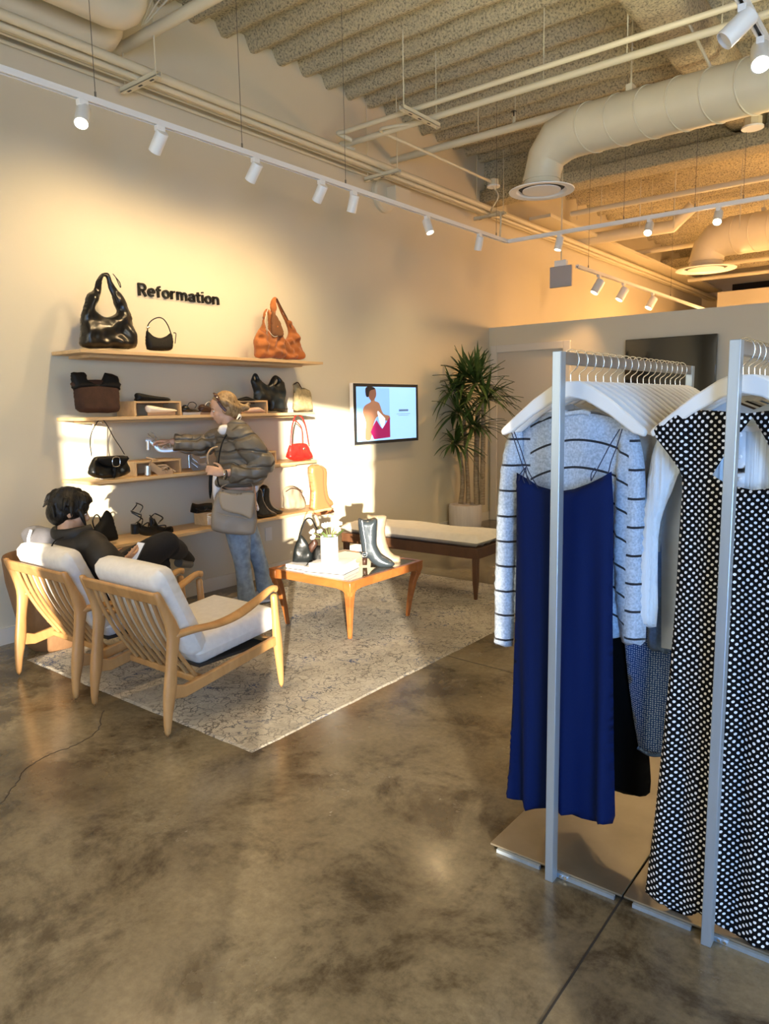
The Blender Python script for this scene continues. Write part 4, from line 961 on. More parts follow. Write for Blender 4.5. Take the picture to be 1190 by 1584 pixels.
puffpart('bag_body',pl,[(375,740),(392,640),(408,580),(480,562),(560,555),(640,570),(665,640),(690,700),(688,755),(560,788),(460,788),(400,765)],.05,.045,M_RED,t,CF,wr=wrinkle(.012,24))
ptube('handle',pl,[(405,590),(412,430),(435,280),(460,205),(500,188),(555,225),(600,340),(640,570)],.006,M_RED,t,CF,dp=[.02]*8)
ptube('handle',pl,[(440,570),(450,430),(470,300),(500,262),(550,300),(590,370),(600,560)],.005,M_RED,t,CF,dp=[-.02]*7)
G().ball(pl.w(464,694,.05),(.010,.014,.014)).build('clasp',M_CHROME,t)
# --- lowest shelf
pl = bagpl(-4.58)
t = thing('drawstring_pouch','black suede pouch bag on the lowest shelf beside the seated person','handbag',base_of(pl,162,838,SZ[3]),'handbags on the wall shelves')
puffpart('bag_body',pl,[(297,985),(296,950),(302,900),(340,850),(370,790),(395,775),(428,810),(445,880),(462,970),(430,992),(330,1002)],.06,.05,M_BLK2,t,CC)
ptube('handle',pl,[(300,900),(290,850),(305,815),(325,808),(342,835),(340,880)],.005,M_BLK2,t,CC)
pl = bagpl(-4.52)
heel_sandal('black platform sandal with crossed laces on the lowest shelf',pl,CC,[(590,880),(640,915),(690,925),(740,918)],[(588,872),(590,942)],
   [[(565,780),(600,800),(640,805)],[(570,790),(620,830),(650,850)],[(640,805),(610,840),(600,870)],[(650,850),(620,880),(640,905)],[(630,900),(665,860),(690,900)],[(578,775),(585,735),(605,725),(628,745),(632,790)]],M_BLK,M_BLK,hr=.028,sr=.011,fl=3)
heel_sandal('black sandal with an ankle loop, right of the laced one on the lowest shelf',bagpl(-4.60),CC,[(705,850),(740,905),(800,928),(858,922)],[(704,830),(706,915)],
   [[(700,830),(705,803),(740,800),(770,825),(772,855),(740,865)],[(740,890),(790,880),(800,925)],[(800,905),(830,890),(855,920)],[(700,810),(710,860),(700,900)]],M_BLK,M_BLK,hr=.014,sr=.008,fl=4)
CG = (280,780,5.95)
heel_sandal('black heeled shoe lying on the oak box of the lowest shelf',bagpl(-4.58),CG,[(95,30),(150,42),(220,32),(285,28)],[(150,45),(140,85)],[[(105,28),(190,55),(250,20)],[(200,28),(250,55),(290,62)]],M_BLK,M_BLK,hr=.006,sr=.006)
heel_sandal('cream strappy sandal inside the oak box of the lowest shelf',bagpl(-4.54),CG,[(250,155),(280,160),(330,158)],[(252,120),(250,155)],[[(248,95),(270,80),(290,110)],[(250,110),(285,130)],[(250,130),(290,150)]],M_CREAM,M_CREAM,hr=.007)
def boot(label, pl, out, m, T, crop=None, heel=None, name='ankle_boot', grp='boots', z=None, extra=None, toecol=None):
    xs = [p[0] for p in out]; ys = [p[1] for p in out]; cx = sum(xs)/len(xs); k = crop or (0,0,1)
    q = pl.w(k[0]+cx/k[2],k[1]+max(ys)/k[2]); t = thing(name,label,'boot',(q.x,q.y,q.z),grp)
    puffpart('boot_upper',pl,out,T,T*.95,m,t,crop,res=.012)
    if heel: puffpart('heel',pl,heel,T*.7,T*.3,M_DKB,t,crop,sm=0,res=.012)
    if extra: extra(t)
    return t
ptb = lambda t, P, m, r=.004: ptube('sole',plb,P,r,m,t,None,flat=5)
plb = bagpl(-4.60)
boot('black leather ankle boot on the lowest shelf, nearer the person',bagpl(-4.55),[(393,757),(403,756),(406,772),(414,786),(426,793),(425,797.5),(393,799)],M_BLK,.036,grp='black ankle boots')
boot('black leather ankle boot on the lowest shelf, its toe furthest right',plb,[(403.5,753.5),(415,753),(416,772),(422,783),(435,789),(434.5,794),(404,795)],M_BLK,.034,grp='black ankle boots')
t = thing('taupe_bag','taupe bucket bag right of the black ankle boots, lowest shelf','handbag',base_of(plb,455,788,SZ[3]),'handbags on the wall shelves')
puffpart('bag_body',plb,[(352,400),(338,270),(318,165),(352,118),(380,104),(420,102),(470,110),(545,165),(588,300),(578,398),(460,402)],.055,.04,M_TAUPE,t,CF2 if False else (400,740,8.5),wr=wrinkle(.02,15))
ptube('tie_top',plb,[(330,170),(400,130),(470,140),(545,180)],.004,M_DKB,t,(400,740,8.5),dp=[.03]*4)
boot('tall caramel leather boot in the sunlight, right end of the lowest shelf',bagpl(-4.56),[(478,722),(497,721),(499,750),(503,772),(514,788),(513,794),(483,795),(482,760)],M_CARAMEL,.04,name='tall_boot',grp='tall caramel boots')
boot('tall caramel leather boot standing behind its pair at the shelf end',bagpl(-4.72),[(486,724),(503,724),(504,750),(507,768),(513,775),(512,783),(488,784)],M_CARAMEL,.036,name='tall_boot',grp='tall caramel boots')

# ------------------------------------------------------------------ on the coffee table
NF = (.55,-.835)
def tb(px,py,z=TZT): return at(px,py,Z=z)
M_PAGE = mat('white_book_cover',(.82,.82,.84),.4); M_PAPER = mat('page_block',(.80,.76,.68),.8)
def book(label, c, sx, sy, h, ang, m, z, grp='books on the coffee table', edge=None):
    c = V(c); t = thing('book',label,'book',(c.x,c.y,z),grp); M = rotz(ang)
    G().box((c.x,c.y,z+h*.5),(sx-.008,sy-.008,h-.006),M).build('page_block',M_PAPER,t,smooth=0)
    g = G(); g.box((c.x,c.y,z+.0015),(sx,sy,.003),M); g.box((c.x,c.y,z+h-.0015),(sx,sy,.003),M); g.box(V((c.x,c.y,z+h/2))+M@V((-sx/2+.0015,0,0)),(.003,sy,h),M)
    g.build('cover',m,t,smooth=0); return z+h
c = tb(478,876); c = V((-3.50,3.60,0))
book('white book under the black handbags, left end of the coffee table',(c.x,c.y,0),.25,.22,.026,.10,M_PAGE,TZT+.0005)
hz = TZT+.027
C2_ = (400,740,8.5)
pb1 = Pl(at(467,870,Z=hz),NF); pb2 = Pl(at(499,871,Z=hz)+V((.0,.02,0)),NF)
t = thing('hobo_handbag','glossy black hobo bag on the white book, left of the pair on the table','handbag',pb1.P,'black bags on the coffee table')
puffpart('bag_body',pb1,[(450,1085),(455,1000),(478,890),(520,790),(548,748),(575,752),(620,805),(680,900),(718,960),(716,1085),(690,1103),(470,1103)],.05,.045,M_GRN,t,C2_,wr=wrinkle(.02,15))
ptube('strap',pb1,[(530,790),(560,690),(600,580),(640,530),(690,540),(730,620),(770,710),(810,830),(830,900)],.008,M_BLK2,t,C2_,flat=.5,dp=[0,0,0,-.01,-.02,-.03,-.04,-.05,-.05])
t = thing('hobo_handbag','small rounded black bag leaning beside the glossy one on the table','handbag',pb2.P,'black bags on the coffee table')
puffpart('bag_body',pb2,[(728,1100),(715,1000),(738,900),(800,880),(865,895),(930,965),(958,1030),(925,1095),(820,1108)],.045,.045,M_BLK,t,C2_)
puffpart('strap_knot',pb2,[(660,880),(720,800),(700,740),(685,710),(715,698),(745,730),(760,790),(790,850),(740,930),(700,970)],.02,.018,M_DKB,t,C2_,lift=.02)
ptube('cord',pb2,[(700,1060),(660,1110),(610,1160)],.003,M_BLK2,t,C2_,dp=[.07,.09,.10])
# stack of pale books under the vase
c = V((-3.31,3.62,0)); z1 = TZT+.0005
z1 = book('lowest pale book of the stack under the flower vase',c,.30,.24,.03,.25,M_PAGE,z1)+.0005
z1 = book('upper white book of the stack under the flower vase',c+V((.01,0,0)),.26,.21,.028,.32,M_PAGE,z1)+.0005
vc = V((-3.31,3.60,z1))
t = thing('flower_vase','white cylindrical vase on the book stack, full of pale flowers','vase',vc)
G().lathe([(.001,0),(.055,0),(.06,.01),(.06,.17),(.055,.172),(.052,.16),(.052,.02),(.001,.02)],vc,32).build('vase_body',mat('white_porcelain',(.85,.85,.84),.25),t,smooth=50)
M_PET = mat('pale_petals',(.86,.80,.74),.6,var=.12,vscale=40); M_LEAF = mat('flower_leaf',(.10,.16,.04),.5); M_STEM = mat('flower_stem',(.15,.20,.06),.6)
random.seed(9)
for i in range(11):
    az = 2*PI*i/11*2.4; rr = .03+.085*((i*7)%11)/11; top = vc+V((math.cos(az)*rr,math.sin(az)*rr,.19+.07*((i*5)%7)/7))
    if i == 0: top = vc+V((-.11,-.03,.15))
    t = thing('cut_flower',('pale flower hanging out on the left side of the white vase' if i == 0 else 'pale ruffled flower in the upright bunch in the white vase'),'flower',vc+V((0,0,.1)),'pale flowers in the vase')
    G().tube(spline([vc+V((math.cos(az)*.02,math.sin(az)*.02,.06)),(vc+top)/2+V((0,0,.07)),top],4),.002,6).build('stem',M_STEM,t)
    g = G(); dirv = (top-vc-V((0,0,.05))).normalized()
    for lay,(n,R_,op) in enumerate(((6,.030,1.1),(6,.024,.7),(5,.016,.35))):
        for k in range(n):
            a = 2*PI*k/n+lay*.5; q = dirv.to_track_quat('Z','Y').to_matrix(); vs = []; K = 4
            for j in range(K+1):
                s_ = j/K; el = op*(1-s_*.35); w_ = R_*.55*math.sin(PI*(.15+.8*s_))
                d = V((math.cos(a)*math.sin(el),math.sin(a)*math.sin(el),math.cos(el))); sd = V((-math.sin(a),math.cos(a),0)); p = d*R_*s_*1.1
                vs += [top+q@(p-sd*w_), top+q@(p+V((0,0,-.003))), top+q@(p+sd*w_)]
            g.add(vs,[f_ for j in range(K) for f_ in ((j*3,j*3+1,j*3+4,j*3+3),(j*3+1,j*3+2,j*3+5,j*3+4))])
    g.build('petals',M_PET,t,smooth=180)
    if i%3 == 0:
        g = G(); p0 = vc+V((math.cos(az+1)*.04,math.sin(az+1)*.04,.16)); d = V((math.cos(az+1),math.sin(az+1),.8)).normalized(); sd = d.cross(V((0,0,1))).normalized()
        vs = [p0]+[p0+d*.05+sd*.018,p0+d*.05+V((0,0,-.004)),p0+d*.05-sd*.018,p0+d*.10]; g.add(vs,[(0,1,2),(0,2,3),(1,4,2),(2,4,3)]); g.build('leaf',M_LEAF,t,smooth=0)
CH_ = (480,770,8.5)
ps = Pl(at(590,877,Z=TZT)+V((.0,.03,0)),NF); pg = Pl(at(606,871,Z=TZT)+V((.0,.06,0)),NF)
def harness(t):
    ptube('ankle_strap',ps,[(665,700),(700,725),(760,720)],.006,M_GUN,t,CH_,dp=[.03,.055,.05]); ptube('ring_buckle',ps,[(705,700),(755,700),(755,745),(705,750)],.004,M_CHROME,t,CH_,dp=[.06]*4,closed=True,n=4)
    ptube('side_seam',ps,[(690,290),(715,450),(740,600),(745,690)],.003,M_SILV,t,CH_,dp=[.04,.046,.05,.05])
boot('pewter leather harness boot on the coffee table, right of the flowers',ps,[(628,278),(700,285),(800,288),(882,278),(878,450),(876,600),(905,680),(955,752),(1050,812),(1106,855),(1098,895),(1020,915),(900,908),(805,848),(765,800),(748,795),(682,785),(678,700),(650,500)],M_GUN,.045,CH_,heel=[(684,780),(752,790),(748,886),(690,884)],name='harness_boot',grp='boots on the coffee table',extra=harness)
def pull(t): ptube('pull_seam',pg,[(885,235),(890,330),(905,500)],.003,M_SANDT,t,CH_,dp=[.04,.046,.046]); ptube('sole',pg,[(960,850),(1080,872),(1180,858)],.006,M_DKB,t,CH_,flat=4)
boot('distressed beige boot on the coffee table, behind the pewter one',pg,[(745,245),(800,232),(890,228),(1000,238),(995,330),(985,440),(1000,560),(1040,680),(1100,745),(1175,770),(1188,810),(1180,850),(1080,862),(960,840),(890,760),(850,700),(780,600)],M_BEIGEB,.045,CH_,heel=[(790,770),(880,770),(880,850),(800,850)],name='western_boot',grp='boots on the coffee table',extra=pull)
# ------------------------------------------------------------------ clothes racks
M_STEEL = mat('brushed_steel',(.40,.47,.54),.36,metal=.6,var=.15,vscale=20,stretch=(1,1,.1)); M_RAIL = mat('rail_steel',(.36,.34,.31),.35,metal=.8)
M_PLATE = mat('bronze_base_plate',(.26,.22,.16),.38,metal=.7,var=.2,vscale=6)
M_HANG = mat('whitewashed_hanger',(.80,.77,.71),.5,var=.05,vscale=6); M_HOOK = mat('hanger_hook_steel',(.70,.66,.58),.22,metal=1)
RZ = 1.65; RY1 = 3.32
def rack(x, px0, px1, label):
    t = thing('clothes_rack', label, 'clothes rack', (x,2.65,0), 'steel clothes racks')
    G().bb((x-.0135,1.985,.0),(x+.0135,2.020,RZ)).build('front_post', M_STEEL, t, bevel=.002)
    G().bb((x-.0135,RY1-.035,.0),(x+.0135,RY1,RZ)).build('back_post', M_STEEL, t, bevel=.002)
    G().bb((x-.010,2.020,RZ-.036),(x+.010,RY1-.035,RZ)).build('hanging_rail', M_RAIL, t, bevel=.002)
    G().bb((px0,2.032,.012),(px1,RY1+.05,.019)).build('base_plate', M_PLATE, t, bevel=.001)
    G().bb((px0+.03,2.0205,.0),(x-.05,2.0315,.012)).build('front_bar', M_STEEL, t, smooth=0); G().bb((x+.05,2.0205,.0),(px1-.02,2.0315,.012)).build('front_bar', M_STEEL, t, smooth=0)
    G().bb((x-.014,2.021,.0),(x+.05,2.031,.016)).build('foot_bracket', M_STEEL, t, smooth=0)
    for k in (.026,.042): G().cyl((x+k,2.021,.009),(x+k,2.016,.009),.005,seg=8).build('bolt', M_CHROME, t)
    return t
RX1_, RX2_ = -.924, -.452
rack(RX1_, -1.162, -.706, 'left steel clothes rack carrying the blue dress and striped sweater')
rack(RX2_, -.700, -.215, 'right steel clothes rack carrying the polka dot dress')
def hanger_proto():
    t = thing('hanger','first','hanger',(RX1_,2.05,RZ))
    up = [(-.232,-.232),(-.225,-.222),(-.19,-.192),(-.12,-.135),(-.06,-.096),(-.03,-.083),(.03,-.083),(.06,-.096),(.12,-.135),(.19,-.192),(.225,-.222),(.232,-.232)]
    lo = [(.226,-.246),(.19,-.235),(.12,-.182),(.05,-.142),(0,-.130),(-.05,-.142),(-.12,-.182),(-.19,-.235),(-.226,-.246)]
    P = up+lo; g = G(); g.prism([(RX1_+a,2.041,RZ+b) for a,b in P],(0,.018,0)); g.build('hanger_body', M_HANG, t, bevel=.005, smooth=50)
    Q = spline([(0,-.085),(0,-.062),(.012,-.048),(.026,-.030),(.024,-.004),(.008,.008),(-.010,.008),(-.020,-.002)],5) if False else spline([(0,-.085,0),(.0,-.060,0),(.018,-.045,0),(.025,-.022,0),(.019,.0,0),(.003,.009,0),(-.014,.004,0),(-.019,-.010,0)],5)
    G().tube([(RX1_+q.x,2.05,RZ+q.y) for q in Q],.0019,8,up=(0,1,0)).build('hook', M_HOOK, t, smooth=80)
    return t
ORD = ['first','second','third','fourth','fifth','sixth','seventh','eighth','ninth','tenth','eleventh','twelfth','thirteenth','fourteenth','fifteenth','sixteenth','seventeenth','eighteenth']
proto = hanger_proto(); random.seed(5)
ys1 = [2.085]+[2.150+.0635*k for k in range(17)]
ys2 = [2.085]+[2.152+.068*k for k in range(9)]
first = True
for rx, ys, side in ((RX1_,ys1,'left'),(RX2_,ys2,'right')):
    for k, y in enumerate(ys):
        h = proto if first else copy_tree(proto); first = False
        h.location = (rx, y, RZ); h.rotation_euler = (0,0,0 if k == 0 else random.uniform(-.05,.05))
        h['group'] = 'white hangers on the %s rack'%side
        extra = {('left',0):', holding the blue dress',('left',1):', holding the striped sweater',('right',0):', holding the polka dot dress',('right',1):', holding the ribbed shirt'}.get((side,k),'')
        h['label'] = 'white wooden hanger, %s from the front of the %s rack%s'%(ORD[k],side,extra)

# ---- fabrics
m, N, L, b = new_mat('striped_knit'); b.inputs['Roughness'].default_value = .9; b.inputs['Sheen Weight'].default_value = .3
tc = nd(N,'ShaderNodeTexCoord'); sx = nd(N,'ShaderNodeSeparateXYZ'); L.new(tc.outputs['Object'], sx.inputs[0])
def mth(op, a, b_=None, N=N, L=L):
    n = nd(N,'ShaderNodeMath'); n.operation = op
    for i, q in enumerate((a,b_)):
        if q is None: continue
        if isinstance(q,(int,float)): n.inputs[i].default_value = q
        else: L.new(q, n.inputs[i])
    return n.outputs[0]
xx_ = mth('MULTIPLY', sx.outputs['X'], sx.outputs['X']); arc = mth('MULTIPLY', xx_, 1.7)
inner = mth('LESS_THAN', mth('ABSOLUTE', sx.outputs['X']), .165); arc = mth('MULTIPLY', arc, inner)
zz_ = mth('ADD', mth('ADD', sx.outputs['Z'], arc), .029)
frac = mth('FRACT', mth('DIVIDE', zz_, .085)); st = mth('LESS_THAN', frac, .085)
nz = nd(N,'ShaderNodeTexNoise'); nz.inputs['Scale'].default_value = 150; L.new(tc.outputs['Object'], nz.inputs['Vector'])
rb = ramp(N, [(.35,(.34,.41,.50)),(.65,(.52,.60,.70))]); L.new(nz.outputs['Fac'], rb.inputs['Fac'])
mx = nd(N,'ShaderNodeMix'); mx.data_type = 'RGBA'; L.new(st, mx.inputs[0]); L.new(rb.outputs['Color'], mx.inputs[6]); mx.inputs[7].default_value = (.008,.010,.016,1); L.new(mx.outputs[2], b.inputs['Base Color'])
bp = nd(N,'ShaderNodeBump'); bp.inputs['Strength'].default_value = .3; bp.inputs['Distance'].default_value = .003; L.new(nz.outputs['Fac'], bp.inputs['Height']); L.new(bp.outputs['Normal'], b.inputs['Normal'])
M_STRIPE = m
M_KNITP = mat('plain_grey_knit',(.52,.56,.60),.9,var=.2,vscale=160,bump=.3,bscale=200,sheen=.3)
M_BLUE = mat('royal_blue_crepe',(.0012,.0085,.058),.8,bump=.1,bscale=400,spec=.15); M_NAVY = mat('navy_strap',(.004,.010,.045),.6)
def polka():
    m, N, L, b = new_mat('polka_dot_fabric'); b.inputs['Roughness'].default_value = .8; b.inputs['Specular IOR Level'].default_value = .15
    tc = nd(N,'ShaderNodeTexCoord'); mp = nd(N,'ShaderNodeMapping'); mp.inputs['Rotation'].default_value = (0,math.radians(45),0); mp.inputs['Scale'].default_value = (1,0,1)
    L.new(tc.outputs['Object'], mp.inputs['Vector'])
    sx = nd(N,'ShaderNodeSeparateXYZ'); L.new(mp.outputs['Vector'], sx.inputs[0]); cb = nd(N,'ShaderNodeCombineXYZ'); L.new(sx.outputs['X'], cb.inputs[0]); L.new(sx.outputs['Z'], cb.inputs[1])
    wn = nd(N,'ShaderNodeTexNoise'); wn.inputs['Scale'].default_value = 9; L.new(cb.outputs[0], wn.inputs['Vector'])
    wm = nd(N,'ShaderNodeMix'); wm.data_type = 'RGBA'; wm.blend_type = 'ADD'; wm.inputs[0].default_value = .02; L.new(cb.outputs[0], wm.inputs[6]); L.new(wn.outputs['Color'], wm.inputs[7])
    vo = nd(N,'ShaderNodeTexVoronoi'); vo.voronoi_dimensions = '2D'; vo.inputs['Scale'].default_value = 70; vo.inputs['Randomness'].default_value = .05; L.new(wm.outputs[2], vo.inputs['Vector'])
    r = ramp(N, [(.255,(.80,.80,.80)),(.285,(.0015,.0015,.002))]); L.new(vo.outputs['Distance'], r.inputs['Fac']); L.new(r.outputs['Color'], b.inputs['Base Color'])
    return m
M_POLKA = polka()
M_RIB = mat('pale_ribbed_cotton',(.70,.76,.80),.85,bump=1.0,bscale=75,stretch=(1,1,.03),var=.12,vscale=75); M_COLLAR = mat('white_cotton',(.78,.78,.78),.8)
m, N, L, b = new_mat('blue_open_weave'); b.inputs['Roughness'].default_value = .85
tc = nd(N,'ShaderNodeTexCoord'); mp = nd(N,'ShaderNodeMapping'); mp.inputs['Scale'].default_value = (1,0,1); L.new(tc.outputs['Object'], mp.inputs['Vector'])
sx = nd(N,'ShaderNodeSeparateXYZ'); L.new(mp.outputs['Vector'], sx.inputs[0]); cb = nd(N,'ShaderNodeCombineXYZ'); L.new(sx.outputs['X'], cb.inputs[0]); L.new(sx.outputs['Z'], cb.inputs[1])
vo = nd(N,'ShaderNodeTexVoronoi'); vo.voronoi_dimensions = '2D'; vo.inputs['Scale'].default_value = 135; vo.inputs['Randomness'].default_value = .25; L.new(cb.outputs[0], vo.inputs['Vector'])
r = ramp(N, [(.24,(.50,.64,.82)),(.34,(.02,.075,.25))]); L.new(vo.outputs['Distance'], r.inputs['Fac']); L.new(r.outputs['Color'], b.inputs['Base Color']); M_WEAVE = m
M_BLKF = mat('black_cloth',(.002,.002,.002),.9,spec=.1)

def plane_y(y, x=0): return Pl((x,y,0),(0,-1))
def cloth(name, pl, out, T, m, parent, folds=None, sm=2, res=.02, holes=(), R=None, lift=0, crop=None):
    return puffpart(name, pl, out, T, R or T*1.2, m, parent, crop, holes=holes, res=res, sm=sm, wr=folds, lift=lift, smooth=100)
# striped sweater on the second hanger
pl = plane_y(2.175, RX1_)
t = thing('sweater','pale grey-blue sweater with thin black stripes, behind the blue dress','sweater',(RX1_,2.175,RZ-.15),'garments on the left rack')
cloth('knit_body',pl,[(845,638),(905,633),(945,645),(972,657),(984,690),(986,760),(982,850),(984,980),(800,985),(803,800),(798,700),(806,662),(825,646)],.020,M_STRIPE,t,folds=lambda a,b:.006*math.sin(a*40+b*5))
cloth('sleeve',pl,[(812,660),(792,672),(783,705),(776,760),(772,840),(770,930),(770,988),(776,995),(797,997),(800,960),(802,880),(806,790),(812,720)],.026,M_STRIPE,t,lift=.020,folds=lambda a,b:.004*math.sin(b*30))
cloth('sleeve',pl,[(966,655),(988,664),(999,700),(1003,750),(1001,830),(1003,900),(1003,988),(985,993),(966,990),(958,930),(954,860),(956,770),(960,700)],.026,M_STRIPE,t,lift=.022,folds=lambda a,b:.006*math.sin(a*110))
ptube('ribbed_collar',pl,[(840,650),(855,641),(880,640),(905,637),(917,640)],.007,M_KNITP,t,dp=[.02,.022,.024,.022,.02],flat=.7)
# blue slip dress
pl = plane_y(2.062, RX1_)
t = thing('slip_dress','long royal blue slip dress hanging at the front of the left rack','dress',(RX1_,2.0,RZ-.25),'garments on the left rack')
pd = plane_y(2.092, RX1_)
def dfold(a,b):
    k = min(1,max(0,(1.20-b)/.9)); return .005*math.sin(a*34+1)*.6+k*(.021*math.sin(a*52+.8)+.010*math.sin(a*97+b*3))
cloth('dress_body',pd,[(799.5,731),(817,741),(834,752),(852,757),(868,759.5),(888,756.5),(911,748),(930,739),(946.5,729),(949.5,780),(949,860),(948,960),(949,1060),(950,1160),(952,1262),(948,1274),(930,1272),(917,1270),(900,1266),(885,1260),(862,1253),(848,1250),(828,1251),(812,1249),(808,1238),(794,1237),(783.5,1233),(788,1185),(793,1085),(797,960),(799,850)],.022,M_BLUE,t,folds=dfold,sm=1,res=.014,R=.04)
for S in ([(785,657),(800,690),(815,724),(828,748)],[(789,657),(806,692),(822,728),(838,753)],[(957,664),(944,690),(930,722),(920,742)],[(961,664),(955,692),(950,712),(946,731)]):
    ptube('shoulder_strap',pd,S,.0016,M_NAVY,t,dp=[-.01,.005,.02,.024],n=4,seg=6)
for S in ([(818,722),(812,732),(809,742)],[(818,722),(822,736),(826,748)],[(818,722),(816,738),(818,746)],[(925,723),(921,732),(920,743)]):
    ptube('strap_tie',pd,S,.0018,M_NAVY,t,dp=[.02,.03,.026],n=3,seg=6)
ptube('zip',pd,[(876,758),(876,800),(877,840)],.0022,M_NAVY,t,dp=[.026,.028,.028],n=3)
G().box(pd.w(874,760,.026),(.010,.004,.004)).build('hook_clasp',M_CHROME,t,bevel=.001)
# long black skirt further back on the left rack
pl = plane_y(2.36, RX1_)
t = thing('skirt','long black skirt hanging behind the blue dress, reaching below the knee','skirt',(RX1_,2.36,.9),'garments on the left rack')
cloth('skirt_body',pl,[(868,800),(958,800),(962,900),(972,1000),(982,1080),(1000,1140),(1006,1185),(1006,1226),(990,1231),(965,1228),(945,1222),(860,1210)],.03,M_BLKF,t,folds=lambda a,b:.008*math.sin(a*50))
# open-weave skirt between the racks
pl = plane_y(2.32, RX2_)
t = thing('knit_skirt','blue and white open-weave garment between the striped sweater and polka dress','knitwear',(RX2_,2.32,.9),'garments on the right rack')
cloth('woven_body',pl,[(962,850),(1060,850),(1200,850),(1200,1150),(1060,1168),(1028,1165),(1010,1166),(988,1155),(980,1110),(972,1050),(966,990)],.02,M_WEAVE,t,folds=lambda a,b:.006*math.sin(a*60),sm=1)
ptube('frayed_hem',pl,[(990,1153),(1010,1164),(1035,1164),(1060,1166),(1200,1150)],.006,mat('blue_fringe',(.10,.17,.30),.9,bump=.6,bscale=200),t,dp=[.02]*5)
# remaining garments behind, one per hanger
cols = [('grey fluffy sweater',(.46,.45,.42),1.0,1),('white ribbed top',(.74,.72,.66),.72,0),('cream blouse',(.78,.74,.64),.75,0),('pale grey cardigan',(.52,.50,.46),.8,1),('black satin blouse',(.008,.008,.010),.8,0),
        ('black fringed top',(.01,.01,.012),.78,0),('ivory knit top',(.76,.72,.62),.78,1),('cream shirt',(.80,.76,.66),.8,0),('oatmeal sweater',(.60,.55,.45),.8,1),('ivory sleeveless top',(.78,.74,.65),1.1,0),
        ('beige blouse',(.66,.60,.48),.8,0),('white shirt',(.80,.78,.73),.85,0),('cream sleeveless top',(.75,.70,.60),1.1,0),('pale green top',(.55,.58,.40),.7,0),('ivory cardigan',(.72,.68,.58),.8,1),('stone coloured top',(.55,.50,.42),1.0,0)]
def garment(rx, y, nm, col, ln, knit, rack_, k):
    m = mat(nm.replace(' ','_'), col, .85, var=.12, vscale=60 if knit else 12, bump=.5 if knit else .15, bscale=140 if knit else 50, sheen=.2)
    zt = RZ-.10; t = thing('hanging_garment','%s on the %s rack, %s garment from the front'%(nm,rack_,ORD[k]),'clothing',(rx,y,zt-.3),'garments on the %s rack'%rack_)
    O = [(-.06,-.050),(-.12,-.070),(-.19,-.128),(-.238,-.175),(-.25,-.26),(-.235,-.5),(-.225,-ln),(.225,-ln),(.235,-.5),(.25,-.26),(.238,-.175),(.19,-.128),(.12,-.070),(.06,-.050),(0,-.075)]
    g = G(); g.puff(O,.013,.02,lambda a,b_,q: V((rx+a,y-q,zt+b_)),res=.05,wr=lambda a,b_: .004*math.sin(a*50+k)); g.build('garment_body',m,t,smooth=100)
for k, y in enumerate(ys1[2:]): 
    nm, col, ln, kn = cols[k%len(cols)]; garment(RX1_, y+.012, nm, col, min(ln,.50+.02*(k%4)), kn, 'left', k+2)
cols2 = [('pale blue shirt',(.55,.62,.70),.8,0),('dark brown top',(.06,.04,.03),.8,0),('white knit top',(.75,.74,.70),.7,1),('black dress',(.01,.01,.012),1.1,0),('grey sweater',(.40,.40,.40),.75,1),('ivory blouse',(.76,.73,.64),.8,0),('denim shirt',(.12,.2,.33),.8,0),('cream knit dress',(.74,.70,.6),1.0,1)]
for k, y in enumerate(ys2[2:]): 
    nm, col, ln, kn = cols2[k]; garment(RX2_, y+.012, nm, col, ln, kn, 'right', k+2)
# pale ribbed shirt on the right rack
pl = plane_y(2.185, RX2_)
t = thing('ribbed_shirt','pale blue ribbed long-sleeved shirt seen through the open neck of the polka dress','shirt',(RX2_,2.185,RZ-.3),'garments on the right rack')
cloth('shirt_body',pl,[(1062,650),(1130,643),(1150,655),(1175,655),(1200,643),(1260,650),(1262,760),(1255,900),(1075,900),(1066,760)],.018,M_RIB,t,folds=lambda a,b:.003*math.sin(a*90),sm=1)
cloth('sleeve',pl,[(1064,650),(1032,662),(1016,690),(1009,720),(1003,760),(995,830),(989,890),(985,935),(983,958),(995,962),(1019,967),(1021,900),(1022,830),(1030,790),(1043,760),(1052,735),(1068,700)],.024,M_RIB,t,folds=lambda a,b:.003*math.sin(a*160),lift=.02)
cloth('button_placket',pl,[(1143,668),(1157,668),(1154,770),(1139,770)],.006,M_COLLAR,t,sm=0,lift=.018,res=.02)
cloth('collar_band',pl,[(1130,652),(1165,660),(1195,652),(1195,660),(1165,668),(1130,660)],.008,M_COLLAR,t,lift=.018)
for y_ in (672,706,740): G().ball(pl.w(1149,y_,.028),(.006,.003,.006),None,12,6).build('button',M_COLLAR,t)
# knit cuff of a blue-grey sweater hanging behind
pl = plane_y(2.255, RX2_)
t = thing('knit_sweater','blue knitted sweater of which only the cuff shows below the ribbed sleeve','sweater',(RX2_,2.255,1.1),'garments on the right rack')
cloth('sleeve',pl,[(1012,800),(1045,800),(1046,900),(1040,1004),(1020,1007),(1002,1000),(1004,940),(1008,860)],.018,mat('blue_knit',(.16,.25,.40),.9,bump=.4,bscale=160,var=.2,vscale=100),t)
